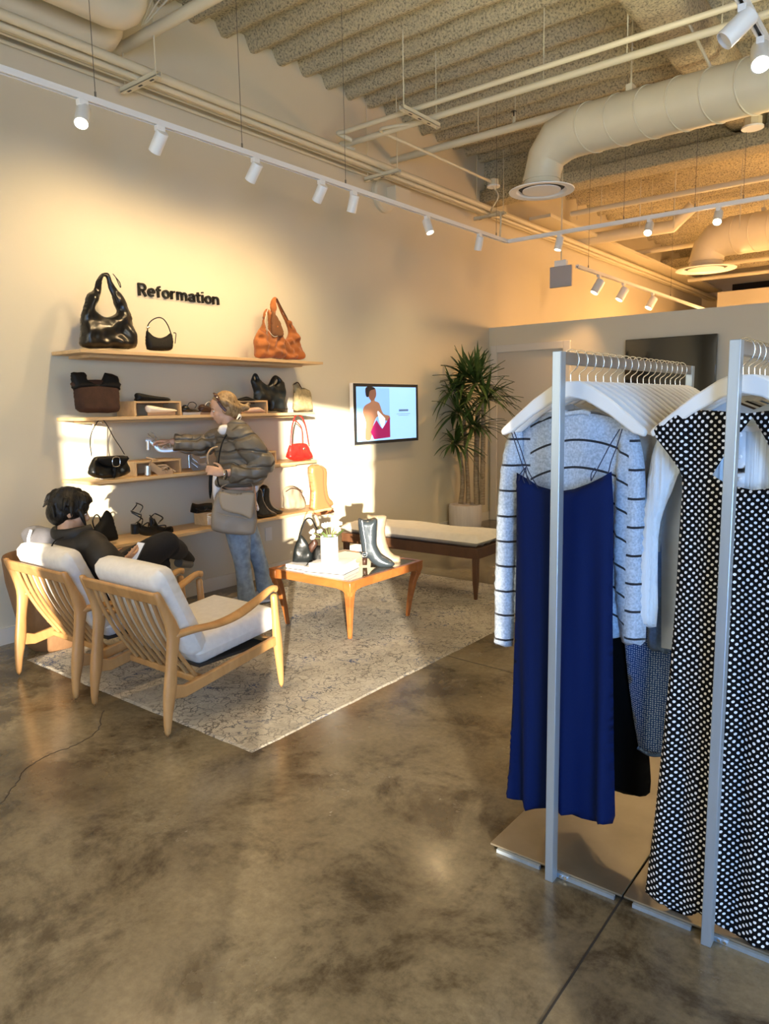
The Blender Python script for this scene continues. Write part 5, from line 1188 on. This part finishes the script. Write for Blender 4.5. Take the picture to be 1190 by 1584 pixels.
# polka dot dress
pl = plane_y(2.050, RX2_)
t = thing('polka_dot_dress','long black polka dot dress with flutter sleeves, front of the right rack','dress',(RX2_,1.99,RZ-.2),'garments on the right rack')
def pfold(a,b):
    k = min(1,max(0,(1.30-b)/1.0)); return k*(.011*math.sin(a*44+2.4)+.005*math.sin(a*83+b*2))+.003*math.sin(a*120+b*9)-.006*k
pback = lambda a,b: -.048*min(1,max(0,b/1.35))
cloth('dress_body',pl,[(1038,642),(1060,634),(1105,636),(1150,640),(1180,636),(1225,634),(1262,642),(1262,690),(1252,735),(1252,800),(1262,1000),(1280,1200),(1300,1400),(1300,1500),(1240,1500),(1190,1483),(1179,1484),(1160,1462),(1133,1443),(1103,1428),(1080,1412),(1061,1421),(1040,1422),(1028,1400),(1012,1392),(998,1380),(1004,1330),(1012,1260),(1022,1150),(1032,1040),(1040,930),(1044,830),(1048,760),(1047,735),(1040,700)],.014,M_POLKA,t,folds=pfold,sm=1,res=.016,R=.03,lift=pback,
   holes=[[(1158,646),(1176,676),(1200,725),(1204,756),(1160,761),(1119,752),(1095,737),(1124,690)]])
cloth('flutter_sleeve',pl,[(1045,638),(1030,644),(1014,655),(1004,668),(1014,684),(1030,705),(1046,728),(1054,742),(1060,700),(1062,660)],.012,M_POLKA,t,lift=-.030,folds=lambda a,b:.006*math.sin(a*80))
cloth('flutter_sleeve',pl,[(1255,638),(1270,644),(1286,655),(1296,668),(1286,684),(1270,705),(1254,728),(1246,742),(1240,700),(1238,660)],.012,M_POLKA,t,lift=-.030)
# ------------------------------------------------------------------ people
M_SKIN = mat('skin_fair',(.62,.38,.26),.5,var=.08,vscale=12); M_SKIN2 = mat('skin_warm',(.50,.29,.18),.5,var=.08,vscale=12)
def hairmat(name, a, c):
    m, N, L, b = new_mat(name); b.inputs['Roughness'].default_value = .42
    v = coords(N, L, (1,1,.35)); n = nd(N,'ShaderNodeTexNoise'); n.inputs['Scale'].default_value = 55; n.inputs['Detail'].default_value = 4; n.inputs['Distortion'].default_value = 1.2; L.new(v, n.inputs['Vector'])
    r = ramp(N, [(.3,a),(.7,c)]); L.new(n.outputs['Fac'], r.inputs['Fac']); L.new(r.outputs['Color'], b.inputs['Base Color'])
    bp = nd(N,'ShaderNodeBump'); bp.inputs['Strength'].default_value = .7; bp.inputs['Distance'].default_value = .006; L.new(n.outputs['Fac'], bp.inputs['Height']); L.new(bp.outputs['Normal'], b.inputs['Normal'])
    return m
M_BLOND = hairmat('dark_blond_hair',(.16,.09,.035),(.46,.31,.15)); M_BLACKH = hairmat('black_hair',(.003,.0025,.0025),(.014,.012,.010)); M_BLACKH.node_tree.nodes['Principled BSDF'].inputs['Specular IOR Level'].default_value = .25
M_DENIM = mat('washed_denim',(.28,.36,.44),.85,var=.35,vscale=22,bump=.3,bscale=300); M_PUFF = mat('olive_taupe_nylon',(.165,.145,.115),.42,bump=.25,bscale=35,var=.1,vscale=10)
_n, N, L, b = new_mat('quilted_olive_nylon'); b.inputs['Base Color'].default_value = (.155,.135,.105,1); b.inputs['Roughness'].default_value = .42
v = coords(N, L); wv = nd(N,'ShaderNodeTexWave'); wv.bands_direction = 'Z'; wv.inputs['Scale'].default_value = 3.4; wv.inputs['Distortion'].default_value = 5; wv.inputs['Detail'].default_value = 2; wv.inputs['Detail Scale'].default_value = 1.6; L.new(v, wv.inputs['Vector'])
rq = ramp(N, [(.0,(0,0,0)),(.16,(.7,.7,.7)),(.5,(1,1,1))]); L.new(wv.outputs['Fac'], rq.inputs['Fac'])
bq = nd(N,'ShaderNodeBump'); bq.inputs['Strength'].default_value = 1; bq.inputs['Distance'].default_value = .022; L.new(rq.outputs['Color'], bq.inputs['Height']); L.new(bq.outputs['Normal'], b.inputs['Normal']); M_PUFF = _n
M_TOTE = mat('taupe_leather_tote',(.30,.255,.20),.5,var=.08); M_TOTE2 = mat('tan_leather_flap',(.40,.32,.22),.55); M_WSHIRT = mat('white_shirt',(.80,.80,.82),.8)
M_BLKJ = mat('black_puffer',(.007,.006,.006),.65,bump=.3,bscale=25); M_GREYJ = mat('grey_puffer',(.10,.10,.115),.55,bump=.3,bscale=20,var=.12,vscale=8); M_JNS = mat('black_trousers',(.003,.0035,.006),.9,bump=.2,bscale=60)
def orient(fwd, up):
    f = V(fwd).normalized(); s_ = f.cross(V(up)).normalized(); u = s_.cross(f)
    return Matrix((( f.x,s_.x,u.x),(f.y,s_.y,u.y),(f.z,s_.z,u.z)))     # columns: forward, right, up
def add_head(g, c, M, s=1.0):
    """skull, jaw, brow, nose, lips, chin and ears around the head centre c"""
    c = V(c); P = lambda x,y,z: c+M@V((x*s,y*s,z*s))
    g.ball(P(-.012,0,.025),(.096*s,.074*s,.095*s),M); g.ball(P(.026,0,-.045),(.060*s,.052*s,.066*s),M); g.ball(P(.055,0,-.088),(.024*s,.024*s,.018*s),M)
    g.ball(P(.064,0,.018),(.020*s,.050*s,.016*s),M)                                    # brow
    g.tube([P(.078,0,.012),P(.092,0,-.010),P(.100,0,-.028)],[.008*s,.010*s,.013*s],8); g.ball(P(.088,0,-.034),(.014*s,.017*s,.009*s),M)
    for q in (-1,1): g.ball(P(.052,.034*q,-.030),(.028*s,.024*s,.026*s),M)             # cheeks
    g.ball(P(.078,0,-.056),(.013*s,.022*s,.006*s),M); g.ball(P(.076,0,-.067),(.012*s,.019*s,.006*s),M)   # lips
    for q in (-1,1):
        g.ball(P(-.008,.076*q,-.010),(.018*s,.008*s,.030*s),M)
def add_face_parts(parent, c, M, s=1.0, iris=(.05,.03,.02)):
    c = V(c); P = lambda x,y,z: c+M@V((x*s,y*s,z*s))
    me = mat('eye_white',(.8,.78,.74),.2); mi = mat('iris',iris,.2); ml = mat('lip',(.42,.16,.12),.4); mb = mat('brow',(.10,.06,.03),.7)
    for q in (-1,1):
        e = G().ball(P(.071,.029*q,.000),(.010*s,.012*s,.006*s),M,12,8).build('eye',me,parent); G().ball(P(.079,.029*q,.000),(.004*s,.005*s,.005*s),M,10,6).build('iris',mi,e)
        G().tube([P(.076,.014*q,.017),P(.080,.030*q,.021),P(.070,.046*q,.016)],.0032*s,6).build('eyebrow',mb,parent)
    G().tube([P(.074,-.020,-.061),P(.088,0,-.060),P(.074,.020,-.061)],[.003*s,.0055*s,.003*s],8).build('lips',ml,parent)
def add_hand(g, w, d, n, s=1.0, curl=(.5,.6,.7,.8), thumb=1, tcurl=.4):
    """palm, four separate unequal fingers and a thumb; w wrist, d pointing direction, n back-of-hand normal, thumb side +-1"""
    w = V(w); d = V(d).normalized(); n = V(n); n = (n-d*n.dot(d)).normalized(); sd = d.cross(n)*thumb; M = Matrix(((d.x,sd.x,n.x),(d.y,sd.y,n.y),(d.z,sd.z,n.z)))
    g.ball(w+d*.045*s,(.050*s,.040*s,.016*s),M); g.ball(w+d*.012*s,(.028*s,.026*s,.019*s),M); g.ball(w+d*.062*s,(.028*s,.040*s,.014*s),M)
    for k,(off,L_) in enumerate(((.030,.070),(.010,.080),(-.010,.074),(-.029,.058))):
        p = w+d*.078*s+sd*off*s; P = [p-d*.02*s,p]; a = 0; dd = (d+sd*off*1.5).normalized()
        for j,f in enumerate((.45,.32,.23)):
            a += curl[k]*(.6 if j == 0 else .8); q = dd*math.cos(a)-n*math.sin(a); P.append(P[-1]+q*L_*f*s)
        g.tube(P,[.0095*s,.0095*s,.0088*s,.0082*s,.0068*s],8)
        g.ball(P[-1],.0066*s)
    p = w+d*.020*s+sd*.026*s; P = [p]; a = .9
    for j,f in enumerate((.042,.032,.026)):
        q = d*math.cos(a)+sd*math.sin(a)-n*.35; q.normalize(); P.append(P[-1]+q*f*s); a -= tcurl
    g.tube(P,[.013*s,.011*s,.0095*s,.0075*s],8); g.ball(P[-1],.0072*s)
def limb(g, pts, rr, seg=14, n=4): 
    P = spline(pts,n); R = spline([(r,0,0) for r in rr],n); g.tube(P,[r.x for r in R],seg)
def puffy(g, pts, r0, r1, rings, A=.10, seg=16, flat=1.0, n=6, up=(0,0,1)):
    P = spline(pts,n); m = len(P); R = []
    for i in range(m):
        q = i/(m-1); R.append((r0+(r1-r0)*q)*(1-A+A*2*abs(math.sin(PI*rings*q))**.6))
    g.tube(P,R,seg,flat=flat,up=up)

# ---- standing person by the shelves
F0 = at(388,938,Z=0); pw = Pl(F0,(F0.x*-1,-F0.y))
CW = (230,590,4.527)
def q(zx, zy, t=0): return pw.w(CW[0]+zx/CW[2], CW[1]+zy/CW[2], t)
per = thing('person','person standing at the shelves in a taupe puffer jacket and jeans, holding a sandal','person',(F0.x,F0.y,0))
hc = q(520,190); Mh = orient(pw.d*-1+V((0,0,-.30))+pw.n*.05,(0,0,1))
Mh = orient((pw.d*-1+pw.n*.06+V((0,0,-.28))),(0,0,1)); HS = .96
g = G(); add_head(g, hc, Mh, HS)
limb(g,[q(545,240),q(565,300),q(590,360)],[.052,.050,.058])
limb(g,[q(590,350),q(620,450),q(620,600),q(620,760),q(620,900)],[.10,.13,.125,.14,.15],18)     # trunk
sh_n = q(640,370,.13); el_n = q(775,580,.20); wr_n = q(530,622,.26)
sh_f = q(560,370,-.13); el_f = q(400,450,-.10); wr_f = q(150,425,-.06)
limb(g,[q(610,360,.03),sh_n,q(720,480,.18),el_n],[.06,.055,.045,.038]); limb(g,[el_n,q(660,612,.24),wr_n],[.038,.034,.024])
limb(g,[q(590,370,-.03),sh_f,q(470,420,-.13),el_f],[.06,.055,.045,.038]); limb(g,[el_f,q(270,440,-.08),wr_f],[.038,.034,.024])
add_hand(g, wr_n, (q(430,600,.25)-wr_n), V((0,0,.4))+pw.n*.9, .92, curl=(.35,.45,.5,.6), thumb=1)
add_hand(g, wr_f, (q(60,415,-.05)-wr_f), V((0,0,1)), .92, curl=(.5,.7,.9,1.0), thumb=-1)
ft = {}
for nm,(hip,kn,an,toe,tt) in {'n':((615,1000),(650,1250),(680,1500),(625,1528),.06),'f':((650,1020),(760,1250),(810,1500),(740,1545),-.08)}.items():
    a_ = q(*an,tt); a_.z = .09; limb(g,[q(*hip,tt),q(*kn,tt),a_],[.078,.046,.032],16)
    d = V((-pw.d.x,-pw.d.y,0)) if nm == 'n' else V((-pw.d.x,-pw.d.y,0))+pw.n*.25; d.normalize(); ft[nm] = (a_,d)
    g.tube([a_-d*.03+V((0,0,-.055)),a_+d*.05+V((0,0,-.05)),a_+d*.14+V((0,0,-.065))],[.030,.034,.022],12)
remesh(g,'body',M_SKIN,per,.0055,3)
add_face_parts(per,hc,Mh,HS)
# jeans
g = G()
for nm,(hip,kn,an,tt) in {'n':((618,980),(655,1250),(690,1495),.07),'f':((655,1000),(765,1240),(825,1440),-.09)}.items():
    P = [q(*hip,tt),q((hip[0]+kn[0])/2,(hip[1]+kn[1])/2,tt),q(*kn,tt),q((kn[0]+an[0])/2,(kn[1]+an[1])/2,tt),q(*an,tt)]; P[-1].z = .045 if nm == 'n' else .07
    limb(g,P,[.104,.085,.063,.062,.074],18,6)
g.ball(q(630,960),(.14,.14,.12)); remesh(g,'jeans',M_DENIM,per,.010,3)
for nm in ft:
    a_, d = ft[nm]; z = V((0,0,1)); g = G(); b0 = V((a_.x,a_.y,.009)); sd = d.cross(z)
    O = [(-.075,-.030),(-.085,0),(-.075,.03),(0,.034),(.10,.044),(.165,.032),(.185,0),(.165,-.032),(.10,-.044),(0,-.034)]
    g.prism([b0+d*x+sd*y+z*.001 for x,y in O],(0,0,.022)); so = g.build('shoe_sole',M_COLLAR,per,bevel=.004)
    g = G(); rings = []
    for x,w_,h_ in ((-.08,.026,.05),(-.05,.034,.085),(0,.036,.090),(.06,.040,.070),(.12,.042,.052),(.165,.032,.040),(.180,.015,.030)): rings.append([b0+d*x+sd*(w_*math.cos(a))+z*(.022+max(0,h_*math.sin(a))) for a in [PI*k/9 for k in range(10)]]+[b0+d*x-sd*w_*.9+z*.02,b0+d*x+sd*w_*.9+z*.02])
    g.loft(rings); g.build('shoe_upper',mat('grey_trainer',(.45,.43,.40),.7),per,smooth=60)
# padded jacket: body, two sleeves, collar
g = G()
P = spline([q(590,330),q(625,420),q(645,540),q(635,650),q(620,730)],8); n_ = len(P); rings = []
for i,p in enumerate(P):
    s_ = i/(n_-1); r_ = (.105+.085*math.sin(PI*min(1,s_*1.0+.12)*.62))*(1-.09+.15*abs(math.sin(PI*4*s_))**.5)
    rings.append([p+pw.d*r_*1.0*math.cos(a)+pw.n*r_*.92*math.sin(a) for a in [2*PI*k/28 for k in range(28)]])
g.loft(rings)
puffy(g,[q(600,350,.06),q(640,370,.13),q(720,460,.19),q(790,545,.21),q(778,600,.21)],.092,.084,3.0,.09)
puffy(g,[q(790,590,.21),q(720,625,.24),q(640,632,.26),q(575,626,.27)],.080,.060,2.6,.11)
puffy(g,[q(590,360,-.06),q(540,390,-.14),q(450,425,-.13),q(390,452,-.10)],.088,.078,2.4,.09)
puffy(g,[q(400,450,-.10),q(320,448,-.09),q(250,440,-.08),q(170,428,-.065)],.078,.062,2.4,.11)
remesh(g,'puffer_jacket',M_PUFF,per,.009,1)
G().tube(spline([q(640,240,.02),q(610,300,.09),q(545,340,.12),q(500,350,.06),q(520,330,-.05)],6),.020,10,flat=.6).build('shirt_collar',M_WSHIRT,per,smooth=80)
puffpart('shirt_hood',pw,[(500,310),(550,300),(572,320),(560,360),(520,372),(492,350)],.03,.03,M_WSHIRT,per,CW,lift=.13)
ptube('jacket_zip',pw,[(640,250),(585,320),(530,400),(505,480),(490,600),(492,690),(520,725),(620,752),(700,756)],.005,M_BLK2,per,CW,dp=[.09,.15,.17,.18,.19,.19,.20,.21,.19])
puffpart('shirt_front',pw,[(455,640),(500,630),(520,720),(510,760),(480,800),(462,830),(448,760)],.04,.03,M_WSHIRT,per,CW,lift=.05)
puffpart('shirt_tail',pw,[(700,750),(765,700),(770,760),(745,800),(775,890),(755,900),(730,800)],.03,.025,M_WSHIRT,per,CW,lift=.0)
puffpart('jacket_edge',pw,[(428,640),(455,635),(450,720),(440,800),(430,815),(422,740)],.012,.012,M_BLK2,per,CW,lift=.04)
for k in range(2): ptube('watch' if k == 0 else 'bracelet',pw,[(548-k*14,598),(554-k*14,630),(546-k*14,660)],.004,M_DARK if k == 0 else M_CHROME,per,CW,dp=[.30,.31,.29],flat=1.8)
# hair pulled back into a low knot, sunglasses pushed up
g = G(); P_ = lambda x,y,z: hc+Mh@V((x,y,z))
g.ball(P_(-.034,0,.034),(.090,.083,.090),Mh); g.ball(P_(-.060,0,-.020),(.068,.074,.076),Mh); g.ball(P_(.006,0,.074),(.050,.062,.036),Mh); g.ball(P_(-.03,.052,-.01),(.045,.034,.05),Mh); g.ball(P_(-.03,-.052,-.01),(.045,.034,.05),Mh)
for y_ in (-.05,.05): limb(g,[P_(.01,y_,.07),P_(-.02,y_*1.4,.045),P_(-.075,y_*1.1,-.01),P_(-.11,y_*.4,-.035)],[.022,.026,.026,.02])
limb(g,[P_(-.08,0,.0),P_(-.125,0,-.03),P_(-.150,0,-.045)],[.045,.032,.026]); g.ball(P_(-.160,0,-.040),(.032,.032,.026)); limb(g,[P_(-.16,0,-.04),P_(-.19,0,-.02),P_(-.205,.01,-.03)],[.018,.012,.005])
g.ball(P_(.018,0,.066),(.036,.056,.040),Mh); remesh(g,'hair',M_BLOND,per,.006,2)
gl = G().tube(spline([P_(.006,-.086,.052),P_(.016,-.062,.098),P_(.020,0,.116),P_(.016,.062,.098),P_(.006,.086,.052)],6),.009,8,flat=2.2).build('sunglasses',mat('brown_lens',(.05,.02,.02),.15,coat=.5),per)
for y_ in (-1,1): G().tube(spline([P_(.020,.087*y_,.060),P_(.008,.090*y_,.02),P_(-.012,.087*y_,-.022)],4),.010,6,flat=.5).build('temple',mat('tortoise_frame',(.07,.03,.02),.25),gl)
# tote on the shoulder
tt = thing('tote_bag','taupe leather tote with a tan front flap, hanging from the standing person','handbag',q(600,1000,.2))
puffpart('bag_body',pw,[(500,745),(560,735),(680,742),(735,748),(748,850),(755,930),(748,1000),(728,1036),(650,1042),(540,1032),(470,1015),(446,990),(448,900),(470,800)],.05,.04,M_TOTE,tt,CW,lift=.22,wr=wrinkle(.02,9))
puffpart('flap',pw,[(505,748),(600,760),(733,755),(730,850),(715,925),(650,900),(560,880),(515,850)],.010,.012,M_TOTE2,tt,CW,lift=.272)
ptube('tan_seam',pw,[(490,885),(560,905),(640,915),(690,925)],.003,M_TOTE2,tt,CW,dp=[.272]*4)  # raised tan seam line across the tote front
ptube('shoulder_strap',pw,[(515,750),(520,715),(600,690),(700,690),(728,715),(730,750)],.008,M_TOTE,tt,CW,dp=[.24,.22,.20,.20,.22,.24],flat=.4)
# sandal held in the far hand
heel_sandal('silver heeled sandal held up in the far hand of the standing person',Pl(wr_f,(pw.n.x,pw.n.y)),CE,[(60,195),(130,215),(200,275),(270,350),(390,358),(540,340)],[(95,215),(95,358)],
   [[(90,110),(140,160),(190,190),(150,230)],[(140,90),(200,120),(190,180)],[(300,330),(360,290),(420,340)],[(380,270),(430,260),(440,340)],[(210,240),(240,190),(210,160)]],M_SILV,M_SILV,hr=.014,sr=.004,fl=5)
# small chain the near hand holds
ptube('handle_loop',pw,[(430,560),(425,500),(450,460),(490,448)],.007,M_SANDT,per,CW,dp=[.25,.26,.25,.22])

# ---- person sitting in the left armchair, seen from behind
sp = thing('person','person sitting in the left armchair, dark hair, grey and black puffer, phone in hand','person',(-3.86,2.35,0))
hd_ = V((-3.90,2.115,.955)); fw = V((.42,.86,-.30)); Ms = orient(fw,(0,0,1))
g = G(); add_head(g,hd_,Ms,.98)
limb(g,[hd_+V((-.0,-.02,-.05)),V((-3.90,2.08,.84)),V((-3.89,2.10,.78))],[.056,.052,.07])
limb(g,[(-3.88,2.13,.76),(-3.87,2.15,.66),(-3.86,2.20,.55),(-3.86,2.26,.475)],[.11,.145,.14,.13],18)
limb(g,[(-3.80,2.12,.75),(-3.70,2.14,.73),(-3.60,2.13,.68),(-3.60,2.17,.66)],[.055,.052,.042,.036]); limb(g,[(-3.60,2.17,.66),(-3.60,2.21,.675),at(190,866,X=-3.60)],[.036,.030,.024])
limb(g,[(-3.96,2.12,.75),(-4.08,2.16,.72),(-4.12,2.28,.60),(-4.06,2.36,.59)],[.055,.052,.042,.036]); limb(g,[(-4.06,2.36,.59),(-4.04,2.38,.62),(-4.02,2.42,.62)],[.036,.030,.024])
add_hand(g,at(190,866,X=-3.60),(-.25,1,.10),(.6,-.2,-.8),.9,curl=(.5,.6,.7,.8),thumb=-1); add_hand(g,(-4.02,2.42,.62),(.15,1,-.1),(-.3,-.1,-1),.9,curl=(.6,.7,.8,.9),thumb=1)
limb(g,[(-3.78,2.26,.50),(-3.75,2.42,.61),(-3.73,2.60,.69)],[.070,.056,.042]); limb(g,[(-3.73,2.60,.69),(-3.84,2.74,.64),(-3.96,2.86,.585)],[.042,.040,.032]); limb(g,[(-3.96,2.86,.585),(-4.02,2.92,.56),(-4.05,2.99,.54)],[.034,.034,.024])
limb(g,[(-3.95,2.26,.49),(-3.95,2.45,.53),(-3.95,2.68,.53)],[.070,.060,.045]); limb(g,[(-3.95,2.68,.53),(-3.93,2.76,.30),(-3.92,2.80,.09)],[.045,.040,.032]); limb(g,[(-3.92,2.80,.075),(-3.92,2.86,.055),(-3.91,2.94,.045)],[.034,.034,.024])
remesh(g,'body',M_SKIN2,sp,.006,3); add_face_parts(sp,hd_,Ms,.98)
g = G(); limb(g,[(-3.79,2.25,.515),(-3.755,2.42,.625),(-3.73,2.59,.705),(-3.74,2.63,.695)],[.110,.098,.078,.066],18,6); limb(g,[(-3.735,2.62,.690),(-3.83,2.74,.640),(-3.93,2.84,.60)],[.072,.066,.058],18,6)
limb(g,[(-3.95,2.26,.50),(-3.95,2.45,.535),(-3.95,2.67,.535),(-3.945,2.71,.50)],[.105,.095,.074,.066],18,6); limb(g,[(-3.95,2.69,.52),(-3.93,2.76,.30),(-3.92,2.79,.13)],[.070,.064,.062],18,6); g.ball((-3.87,2.24,.50),(.17,.13,.10))
remesh(g,'trousers',M_JNS,sp,.010,3)
g = G()
P = spline([(-3.885,2.12,.80),(-3.88,2.12,.72),(-3.87,2.15,.62),(-3.86,2.20,.52)],7); rings = []
for i,p in enumerate(P):
    s_ = i/(len(P)-1); r_ = (.13+.06*math.sin(PI*min(1,s_+.2)*.7))*(.96+.08*abs(math.sin(PI*4*s_))**.6); rings.append([p+V((r_*1.05*math.cos(a),r_*.80*math.sin(a),0)) for a in [2*PI*k/26 for k in range(26)]])
g.loft(rings); g.ball((-3.90,2.11,.79),(.185,.11,.065)); g.ball((-3.98,2.10,.74),(.15,.10,.10))
puffy(g,[(-3.80,2.12,.77),(-3.70,2.13,.76),(-3.60,2.13,.70),(-3.595,2.18,.665)],.085,.070,2.5,.10); puffy(g,[(-3.60,2.15,.67),(-3.60,2.20,.675),at(184,869,X=-3.60)],.066,.046,2,.10)
puffy(g,[(-3.97,2.12,.76),(-4.08,2.16,.74),(-4.12,2.26,.63),(-4.08,2.34,.59)],.085,.075,2.5,.07); puffy(g,[(-4.08,2.31,.60),(-4.05,2.36,.615),(-4.03,2.40,.62)],.070,.050,2,.12)
remesh(g,'puffer_jacket',M_BLKJ,sp,.011,2)
g = G(); g.tube(spline([(-4.0,2.17,.835),(-4.0,2.07,.83),(-3.90,2.02,.825),(-3.80,2.06,.835),(-3.79,2.17,.845)],6),.040,12,flat=.6); remesh(g,'jacket_collar',M_BLKJ,sp,.009,2)
# sunlit part of the grey puffer's back, put in as a paler piece
g = G(); g.ball(at(68,838,Y=2.03),(.185,.080,.085)); g.ball(at(58,829,Y=2.04),(.14,.07,.060)); g.ball(at(88,850,Y=2.04),(.14,.08,.09)); remesh(g,'sunlit_back_panel',M_GREYJ,sp,.010,2)
G().tube(spline([at(48,820,Y=1.96),at(44,836,Y=1.95),at(50,850,Y=1.95)],5),.008,8).build('back_loop',M_WSHIRT,sp)
G().tube(spline([at(76,856,Y=1.96),at(84,838,Y=1.955),at(98,831,Y=1.98)],5),.004,8).build('zip',M_BLK2,sp)
g = G(); Q_ = lambda x,y,z: hd_+Ms@V((x,y,z)); random.seed(8)
g.ball(Q_(-.020,0,.036),(.108,.094,.100),Ms); g.ball(Q_(-.055,0,-.020),(.075,.080,.080),Ms); g.ball(Q_(.040,0,.080),(.055,.070,.035),Ms)
for i in range(46):
    a = random.uniform(0,2*PI); el = random.uniform(-.2,1.2); d = V((math.cos(a)*math.cos(el)-.15,math.sin(a)*math.cos(el),math.sin(el))).normalized()
    if d.x > .55 and d.z < .5: continue
    p = V((d.x*.10-.02,d.y*.090,d.z*.098+.03)); tw = V((random.uniform(-.03,.05),random.uniform(-.03,.03),-.03-.035*(1-el)))
    g.tube([Q_(*p),Q_(*(p*1.10+tw*.5)),Q_(*(p*1.06+tw*1.3))],[.018,.014,.004],7)
remesh(g,'hair',M_BLACKH,sp,.0055,1)
for P0,P1 in (((-3.96,2.86,.585),(-4.06,3.02,.50)),((-3.92,2.80,.06),(-3.90,2.98,.03))):
    a_, b_ = V(P0), V(P1); d = (b_-a_).normalized(); g = G(); limb(g,[a_-d*.05,a_+d*.02,a_+d*.11,b_+d*.02],[.040,.046,.042,.026],14,5); o = remesh(g,'shoe',M_BLK2,sp,.008,2)
G().cyl((-3.955,2.845,.52),(-4.04,3.0,.47),.030,.026).build('shoe_sole',mat('grey_rubber',(.10,.10,.09),.7),sp)
ph = thing('phone','phone with a pale screen in the hands of the seated person','phone',tuple(at(211,857,X=-3.62))); Mp = Matrix.Rotation(math.radians(-52),3,'X')
G().box(at(211,857,X=-3.62),(.072,.008,.148),Matrix.Rotation(math.radians(-35),3,'X')).build('phone_body',M_DARK,ph,bevel=.003)
G().box(at(211,857,X=-3.62)+Matrix.Rotation(math.radians(-35),3,'X')@V((0,-.005,0)),(.064,.002,.138),Matrix.Rotation(math.radians(-35),3,'X')).build('phone_screen',mat('phone_display',(.55,.58,.62),.2,emit=.4),ph,smooth=0)
